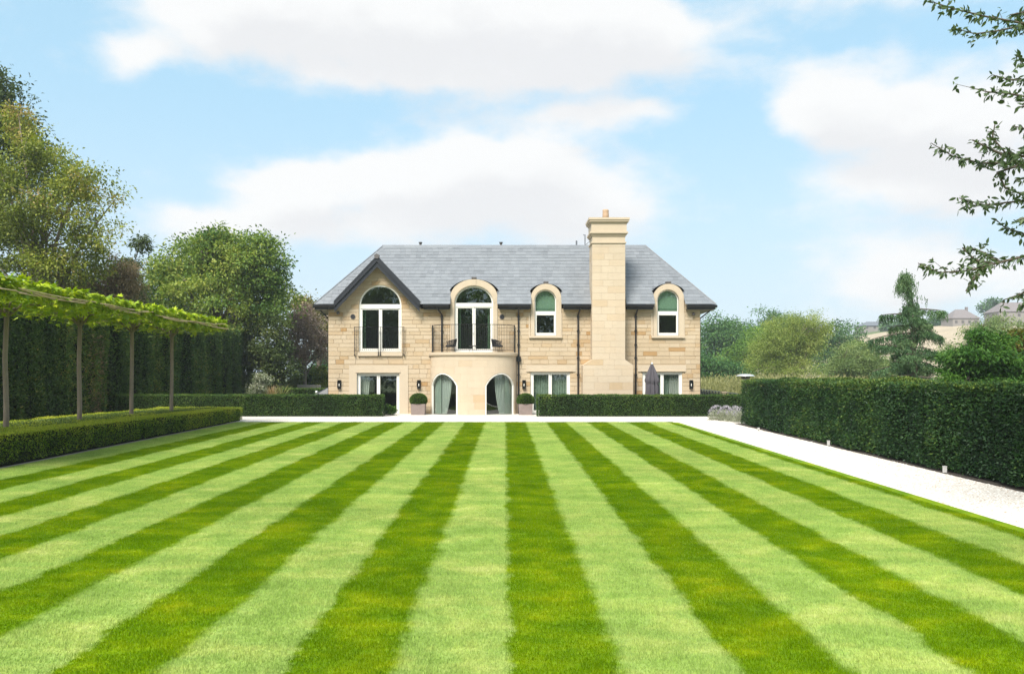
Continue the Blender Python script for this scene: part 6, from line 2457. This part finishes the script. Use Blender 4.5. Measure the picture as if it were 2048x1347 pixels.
# hill top: hedgerow trees and three houses
for i, (px, py, w, h, lab) in enumerate(((1875, 648, 14, 16, 'small hazy tree on the hill left of the nearer far house'), (1985, 617, 24, 18, 'round hazy tree on the hilltop between the two far houses'), (1788, 652, 26, 7, 'low hazy thicket along the hilltop behind the cedar'), (2060, 640, 30, 16, 'hazy tree on the hill at the right picture edge'), (1838, 655, 20, 9, 'small hazy thicket on the hilltop right of the cedar trunk'))):
    Y = 345.0 + 4 * i
    b = (PX(px, Y), Y, hillz(PX(px, Y), Y) - 0.3)
    tree('hill_tree', lab, b, 0.3, [blob(b, px, py, Y, w, h), blob(b, px + w * 0.4, py + 5, Y, w * 0.7, h * 0.8), (0, 0, 1.5, w * 0.15, 2, 2.0)], 70, 3600, 0.8, 'wood_dark', 1.6, 90 + i, group='trees on the hilltop', limbs=6, twigs=False)


def far_house(px, Y, w, d, h, label, ridge=2.6, roof='terracotta'):
    x, z0 = PX(px, Y), hillz(PX(px, Y), Y)
    f_ = empty('far_house', (x, Y, z0))
    tag(f_, label, 'house', 'far houses on the hilltop')
    MB().box(x - w / 2, x + w / 2, Y - d / 2, Y + d / 2, z0 - 1, z0 + h).build('wall', M['render'], f_)
    m_ = MB()
    e = 0.4
    m_.add([(x - w / 2 - e, Y - d / 2 - e, z0 + h + 0.01), (x + w / 2 + e, Y - d / 2 - e, z0 + h + 0.01), (x + w / 2 + e, Y + d / 2 + e, z0 + h + 0.01), (x - w / 2 - e, Y + d / 2 + e, z0 + h + 0.01), (x - w / 2 + d * 0.4, Y, z0 + h + ridge), (x + w / 2 - d * 0.4, Y, z0 + h + ridge)],
           [(0, 1, 5, 4), (1, 2, 5), (2, 3, 4, 5), (3, 0, 4), (3, 2, 1, 0)])
    ro = m_.build('roof', M[roof], f_)
    MB().box(x + w * 0.2, x + w * 0.2 + 0.9, Y - 0.4, Y + 0.4, z0 + h + ridge * 0.5, z0 + h + ridge + 1.0).build('chimney', M['terracotta'], ro)
    for k_ in range(4):
        xx = x - w / 2 + w * (k_ + 0.5) / 4
        for zz in (0.9, 3.4):
            if zz + 1.2 < h:
                MB().box(xx - 0.55, xx + 0.55, Y - d / 2 - 0.05, Y - d / 2 + 0.02, z0 + zz, z0 + zz + 1.2).build('window', M['darkgrey'], f_)


far_house(1920, 335, 11, 9, 3.0, 'far house with a broad reddish roof left on the hilltop', 4.0)
far_house(2036, 330, 22, 10, 5.4, 'far two storey house at the right end of the hilltop', 4.2)
far_house(1748, 372, 14, 9, 2.2, 'low far house behind the left end of the pale field', 2.2, 'lead')

# ------------------------------------------------------------------ flat topped plane trees over the box bed
def plane_leaf():
    """five-lobed leaf in the XY plane, stalk at the origin, about 1 long"""
    pts = [(0.0, 0.0), (-0.20, 0.05), (-0.50, 0.12), (-0.28, 0.32), (-0.42, 0.62), (-0.14, 0.52), (0.0, 1.0), (0.14, 0.52), (0.42, 0.62), (0.28, 0.32), (0.50, 0.12), (0.20, 0.05)]
    V = [(0, 0.35, 0.03)] + [(x, y, -0.10 * (x * x + 0.5 * (y - 0.35) ** 2) * 2) for x, y in pts]
    F = [(0, 1 + (i + 1) % 12, 1 + i) for i in range(12)]
    return np.array(V), np.array(F)


PLV, PLF = plane_leaf()
plm = [np_mesh('leaf', PLV, PLF, np.full(len(PLV), t)) for t in (0.35, 0.55, 0.75)]
for me in plm:
    me.materials.append(M['plane'])
TXC, TZ = -14.1, 4.66
for ti, (ty_, lab) in enumerate(((18.6, 'flat topped plane tree at the left picture edge, only its crown tip in view'), (22.6, 'flat topped plane tree nearest the left edge with its full trunk in view'), (26.5, 'second flat topped plane tree from the left with visible trunk'), (30.2, 'third flat topped plane tree from the left with visible trunk'), (33.8, 'flat topped plane tree at the far end nearest the house'))):
    r = np.random.default_rng(200 + ti)
    root = empty('plane_tree', (TXC, ty_, ground(ty_)))
    tag(root, lab, 'tree', 'flat topped plane trees over the box bed')
    m_ = MB()
    z0 = ground(ty_)
    tp = [(TXC, ty_, z0 - 0.05), (TXC + r.normal(0, 0.008), ty_ + r.normal(0, 0.008), 1.6), (TXC + r.normal(0, 0.01), ty_ + r.normal(0, 0.01), 3.0), (TXC + 0.02, ty_, 4.05), (TXC + 0.02, ty_, TZ - 0.1)]
    m_.tube(tp, [0.082, 0.072, 0.067, 0.065, 0.075], 12)
    for k_ in range(9):
        a = 6.283 * k_ / 9 + r.normal(0, 0.15)
        L_ = r.uniform(1.3, 1.75)
        e = (TXC + L_ * math.cos(a), ty_ + L_ * math.sin(a), TZ - 0.02 + r.normal(0, 0.04))
        mid = (TXC + 0.40 * math.cos(a), ty_ + 0.40 * math.sin(a), TZ - 0.13)
        m_.tube([(TXC + 0.02, ty_, 4.15), mid, ((mid[0] + e[0]) / 2, (mid[1] + e[1]) / 2, TZ - 0.08), e], [0.04, 0.028, 0.018, 0.008], 6, False)
    m_.build('trunk', M['barkpale'], root, True)
    # bamboo frame tied along the lawn side and the back
    for xq in (TXC + 1.88, TXC - 1.6):
        for q in range(4):
            c_ = MB()
            ya = ty_ - 2.1 + r.uniform(-0.5, 0.5)
            la = r.uniform(2.2, 4.0)
            zc0 = TZ - 0.01 + r.normal(0, 0.035)
            c_.tube([(xq + r.normal(0, 0.03), ya, zc0 + r.normal(0, 0.03)), (xq + r.normal(0, 0.03), ya + la * 0.5, zc0 - 0.02), (xq + r.normal(0, 0.03), ya + la, zc0 + r.normal(0, 0.04))], 0.014, 6)
            c_.build('cane', M['cane'], root)
    n = 1900
    x = TXC + r.uniform(-1.75, 1.70, n)
    y = ty_ + r.uniform(-2.0, 2.0, n)
    if ti == 4:
        y = ty_ + r.uniform(-2.0, 1.5, n)
    z_ = TZ + r.normal(0.14, 0.10, n)
    low = r.random(n) < 0.24
    z_[low] -= r.uniform(0.05, 0.26, low.sum())
    nearc = np.hypot(x - TXC, y - ty_) < 0.55
    z_[nearc] -= r.uniform(0.0, 0.32, nearc.sum())
    # an edge of leaves that hangs over the lawn side and the far end
    ne = 430
    x = np.concatenate([x, TXC + r.normal(1.68, 0.06, ne)])
    y = np.concatenate([y, ty_ + r.uniform(-2.0, 2.0 if ti < 4 else 1.5, ne)])
    z_ = np.concatenate([z_, TZ + r.uniform(-0.08, 0.34, ne)])
    if ti == 4:
        ne2 = 260
        x = np.concatenate([x, TXC + r.uniform(-1.7, 1.7, ne2)])
        y = np.concatenate([y, ty_ + r.normal(1.46, 0.08, ne2)])
        z_ = np.concatenate([z_, TZ + r.uniform(-0.22, 0.20, ne2)])
    n = len(x)
    az = r.uniform(0, 6.283, n)
    edgel = x > TXC + 1.5
    az[edgel] = r.normal(0, 0.9, edgel.sum())
    dip = r.normal(-0.25, 0.35, n)
    dip[edgel] = r.normal(-0.65, 0.5, edgel.sum())
    tall = r.random(n) < 0.10
    dip[tall] = r.uniform(0.3, 0.9, tall.sum())
    ax = np.column_stack([np.cos(az) * np.cos(dip), np.sin(az) * np.cos(dip), np.sin(dip)])
    nr = unit(np.array([0, 0, 1.0]) + rnd_dirs(n, r) * 0.45)
    sd = unit(np.cross(ax, nr))
    up = np.cross(sd, ax)
    s = r.uniform(0.15, 0.27, n)
    tint = np.clip(0.5 + r.normal(0, 0.2, n), 0, 1)
    # the largest leaves that show on the lawn side are parts, the rest one crown mesh
    cand = np.where(edgel & (z_ > TZ - 0.12))[0][:(120 if ti else 40)]
    isp = np.zeros(n, bool)
    isp[cand] = True
    for i in cand:
        o = link('leaf', plm[min(2, int(tint[i] * 3))], root)
        mt_ = Matrix(((sd[i, 0], ax[i, 0], up[i, 0], x[i]), (sd[i, 1], ax[i, 1], up[i, 1], y[i]), (sd[i, 2], ax[i, 2], up[i, 2], z_[i]), (0, 0, 0, 1)))
        o.matrix_basis = mt_ @ Matrix.Scale(s[i], 4)
    ii = np.where(~isp)[0]
    V = (np.column_stack([x, y, z_])[ii][:, None, :] + (PLV[None, :, 0, None] * sd[ii][:, None, :] + PLV[None, :, 1, None] * ax[ii][:, None, :] + PLV[None, :, 2, None] * up[ii][:, None, :]) * s[ii][:, None, None])
    F = (np.arange(len(ii))[:, None, None] * len(PLV) + PLF).reshape(-1, 3)
    tag(link('crown', np_mesh('crown', V.reshape(-1, 3), F, np.repeat(tint[ii], len(PLV))), root, 'plane'), kind='stuff')


# ------------------------------------------------------------------ cherry tree whose branches reach in from the right
def cherry():
    r = np.random.default_rng(311)
    bx, by = 13.4, 12.6
    root = empty('cherry_tree', (bx, by, ground(by)))
    tag(root, 'cherry tree branches with drooping leaves reaching in at the right edge', 'tree')
    m_ = MB()
    tr = [(bx, by, 0), (bx + 0.05, by, 2.0), (bx - 0.05, by + 0.05, 4.5), (bx + 0.05, by, 7.0), (bx, by, 9.6)]
    m_.tube(tr, [0.24, 0.19, 0.16, 0.12, 0.05], 10)
    lines = [
        [(2160, 70), (2040, 46), (1965, 32), (1905, 17), (1858, 2)], [(2120, 30), (2050, 50), (1995, 62), (1950, 68), (1907, 56)], [(2100, 175), (2060, 195), (2010, 186), (1975, 184), (1953, 178)],
        [(2110, 120), (2060, 128), (2034, 112)], [(2075, 160), (2020, 160), (1985, 150)], [(2120, 335), (2040, 326), (1960, 326), (1905, 312), (1862, 286)], [(2080, 320), (2010, 305), (1985, 275), (1990, 248)],
        [(2050, 330), (1985, 300), (1945, 280)], [(2110, 250), (2060, 260), (2025, 252)], [(2110, 400), (2040, 402), (1970, 410), (1918, 396)], [(2040, 330), (1995, 345), (2010, 375), (2045, 390)], [(2120, 480), (2055, 470), (2010, 455), (1990, 438)],
        [(2130, 515), (2050, 512), (1985, 528), (1935, 541), (1880, 545), (1836, 526)], [(1985, 528), (1950, 520), (1925, 495)], [(1970, 534), (1945, 560), (1932, 582)], [(2000, 525), (1965, 505), (1940, 495)],
        [(2120, 560), (2060, 580), (2030, 592), (2006, 600)], [(2100, 370), (2060, 355), (2030, 360)], [(2110, 10), (2070, 20), (2020, 30)], [(2100, 610), (2060, 600), (2040, 612)], [(2120, 420), (2070, 430), (2035, 440)], [(2100, 215), (2065, 205), (2040, 215)], [(2090, 300), (2050, 300), (2020, 325)],
    ]
    P, A = [], []
    for li, ln in enumerate(lines):
        Y0 = by + r.uniform(-1.2, 0.6)
        pts = [Vector((PX(px, Y0), Y0, PZ(py, Y0))) for px, py in ln]
        if ln[0][0] > 2060:
            zt_ = min(max(pts[0].z - 1.2, 2.5), 9.0)
            hub = Vector((bx, by, zt_))
            pts = [hub, hub.lerp(pts[0], 0.5) + Vector((0, 0, 0.35)), *pts]
        rad = [0.028 * (1 - i / len(pts)) ** 1.2 + 0.004 for i in range(len(pts))]
        m_.tube(pts, rad, 6, False)
        L_ = [0]
        for a, b_ in zip(pts[:-1], pts[1:]):
            L_.append(L_[-1] + (b_ - a).length)
        start = L_[2] * 0.9 if ln[0][0] > 2060 else 0
        s = start
        while s < L_[-1]:
            k_ = max(0, min(len(pts) - 2, int(np.searchsorted(L_, s)) - 1))
            f_ = (s - L_[k_]) / max(1e-6, L_[k_ + 1] - L_[k_])
            p = pts[k_].lerp(pts[k_ + 1], f_)
            dr_ = (pts[k_ + 1] - pts[k_]).normalized()
            for _ in range(3 if r.random() < 0.6 else 2):
                sidev = Vector(r.normal(0, 1, 3))
                A.append(tuple(dr_ * 0.5 + sidev * 0.55 + Vector((0, 0, -0.45))))
                P.append(tuple(p + Vector(r.normal(0, 0.02, 3))))
            if r.random() < 0.25:                      # short spur with its own leaf bunch
                e = p + Vector(r.normal(0, 0.075, 3))
                m_.tube([p, e], [0.005, 0.003], 4, False)
                for _ in range(5):
                    A.append(tuple(Vector(r.normal(0, 0.7, 3)) + Vector((0, 0, -0.4))))
                    P.append(tuple(e + Vector(r.normal(0, 0.03, 3))))
            s += 0.042
    # crown round the trunk, out of the picture to the right
    n0 = len(P)
    for _ in range(260):
        d = unit(r.normal(size=(1, 3)))[0]
        c_ = Vector((bx + d[0] * 2.6 + 0.8, by + d[1] * 2.6 - 0.4, 6.6 + d[2] * 3.0))
        if c_.x < 10.6:
            continue
        m_.tube([Vector((bx, by, min(9, max(3, c_.z - 0.6)))), c_], [0.02, 0.005], 4, False)
        for _ in range(16):
            q = c_ + Vector(r.normal(0, 0.28, 3))
            P.append(tuple(q))
            A.append(tuple(Vector(r.normal(0, 0.7, 3)) + Vector((0, 0, -0.4))))
    m_.build('trunk', M['bark'], root, True)
    P, A = np.array(P), unit(np.array(A))
    n = len(P)
    sz = r.uniform(0.075, 0.12, n)
    tint = np.clip(0.45 + r.normal(0, 0.22, n), 0, 1)
    nr = unit(rnd_dirs(n, r) + np.array([0, -0.4, 0.5]))
    # leaf shape with a midrib fold
    LV = np.array([(0, 0, 0), (0.16, 0.22, 0.05), (0.22, 0.5, 0.05), (0.12, 0.82, 0.0), (0, 1.05, -0.10), (-0.12, 0.82, 0.0), (-0.22, 0.5, 0.05), (-0.16, 0.22, 0.05), (0, 0.5, -0.02)])
    LF = np.array([(8, 0, 1), (8, 1, 2), (8, 2, 3), (8, 3, 4), (8, 4, 5), (8, 5, 6), (8, 6, 7), (8, 7, 0)])
    lms = [np_mesh('leaf', LV, LF, np.full(9, t)) for t in (0.25, 0.5, 0.75)]
    for me in lms:
        me.materials.append(M['cherry'])
    sd = unit(np.cross(A, nr))
    up = np.cross(sd, A)
    vis = np.where((np.arange(n) < n0) & (CX + P[:, 0] / P[:, 1] * FPX < 2046))[0]
    vis = vis[np.argsort(-sz[vis])][:290]
    isp = np.zeros(n, bool)
    isp[vis] = True
    for i in vis:
        o = link('leaf', lms[min(2, int(tint[i] * 3))], root)
        o.matrix_basis = Matrix(((sd[i, 0], A[i, 0], up[i, 0], P[i, 0]), (sd[i, 1], A[i, 1], up[i, 1], P[i, 1]), (sd[i, 2], A[i, 2], up[i, 2], P[i, 2]), (0, 0, 0, 1))) @ Matrix.Scale(sz[i], 4)
    ii = np.where(~isp)[0]
    V = P[ii][:, None, :] + (LV[None, :, 0, None] * sd[ii][:, None, :] + LV[None, :, 1, None] * A[ii][:, None, :] + LV[None, :, 2, None] * up[ii][:, None, :]) * sz[ii][:, None, None]
    F = (np.arange(len(ii))[:, None, None] * 9 + LF).reshape(-1, 3)
    tag(link('crown', np_mesh('crown', V.reshape(-1, 3), F, np.repeat(tint[ii], 9)), root, 'cherry'), kind='stuff')


cherry()

# trees behind the camera: the garden goes on there, the windows mirror them
for i, (x, y, h, mt) in enumerate(((-30, -24, 17, 'wood_green'), (-19, -30, 20, 'sallow'), (-8, -27, 18, 'wood_green'), (3, -31, 21, 'sallow'), (13, -26, 18, 'willow'), (24, -29, 19, 'wood_green'), (36, -26, 17, 'round'))):
    lab = '%s of the seven broad leafy trees behind the camera, mirrored in the windows' % ('leftmost', 'second from left', 'third from left', 'middle and tallest', 'third from right', 'second from right', 'rightmost')[i]
    b = (x, y, ground(y))
    tree('garden_tree', lab, b, 0.35, [(0, 0, h * 0.62, 6.2, 5, h * 0.38), (1.5, 0.5, h * 0.30, 6.0, 4.5, h * 0.26), (-2, 0, h * 0.45, 5.5, 4, h * 0.3)], 170, 8000, 0.6, mt, 1.6, 120 + i, group='trees behind the camera', limbs=8, twigs=False)

# ------------------------------------------------------------------ haze over the distance
hz_m = bpy.data.materials.new('summer_haze')
hz_m.use_nodes = True
hn = NT(hz_m.node_tree)
hn.n.clear()
ho = hn.new('ShaderNodeOutputMaterial')
pv = hn.new('ShaderNodeVolumePrincipled')
pv.inputs['Color'].default_value = (0.86, 0.92, 1.0, 1)
pv.inputs['Density'].default_value = 0.0004
pv.inputs['Anisotropy'].default_value = 0.0
hn.l.new(pv.outputs[0], ho.inputs['Volume'])
hb = MB().box(-960, 960, -960, 960, -4.0, 62.0)
tag(hb.build('haze', hz_m), 'thin summer haze lying over the fields and far trees', 'haze', kind='stuff')
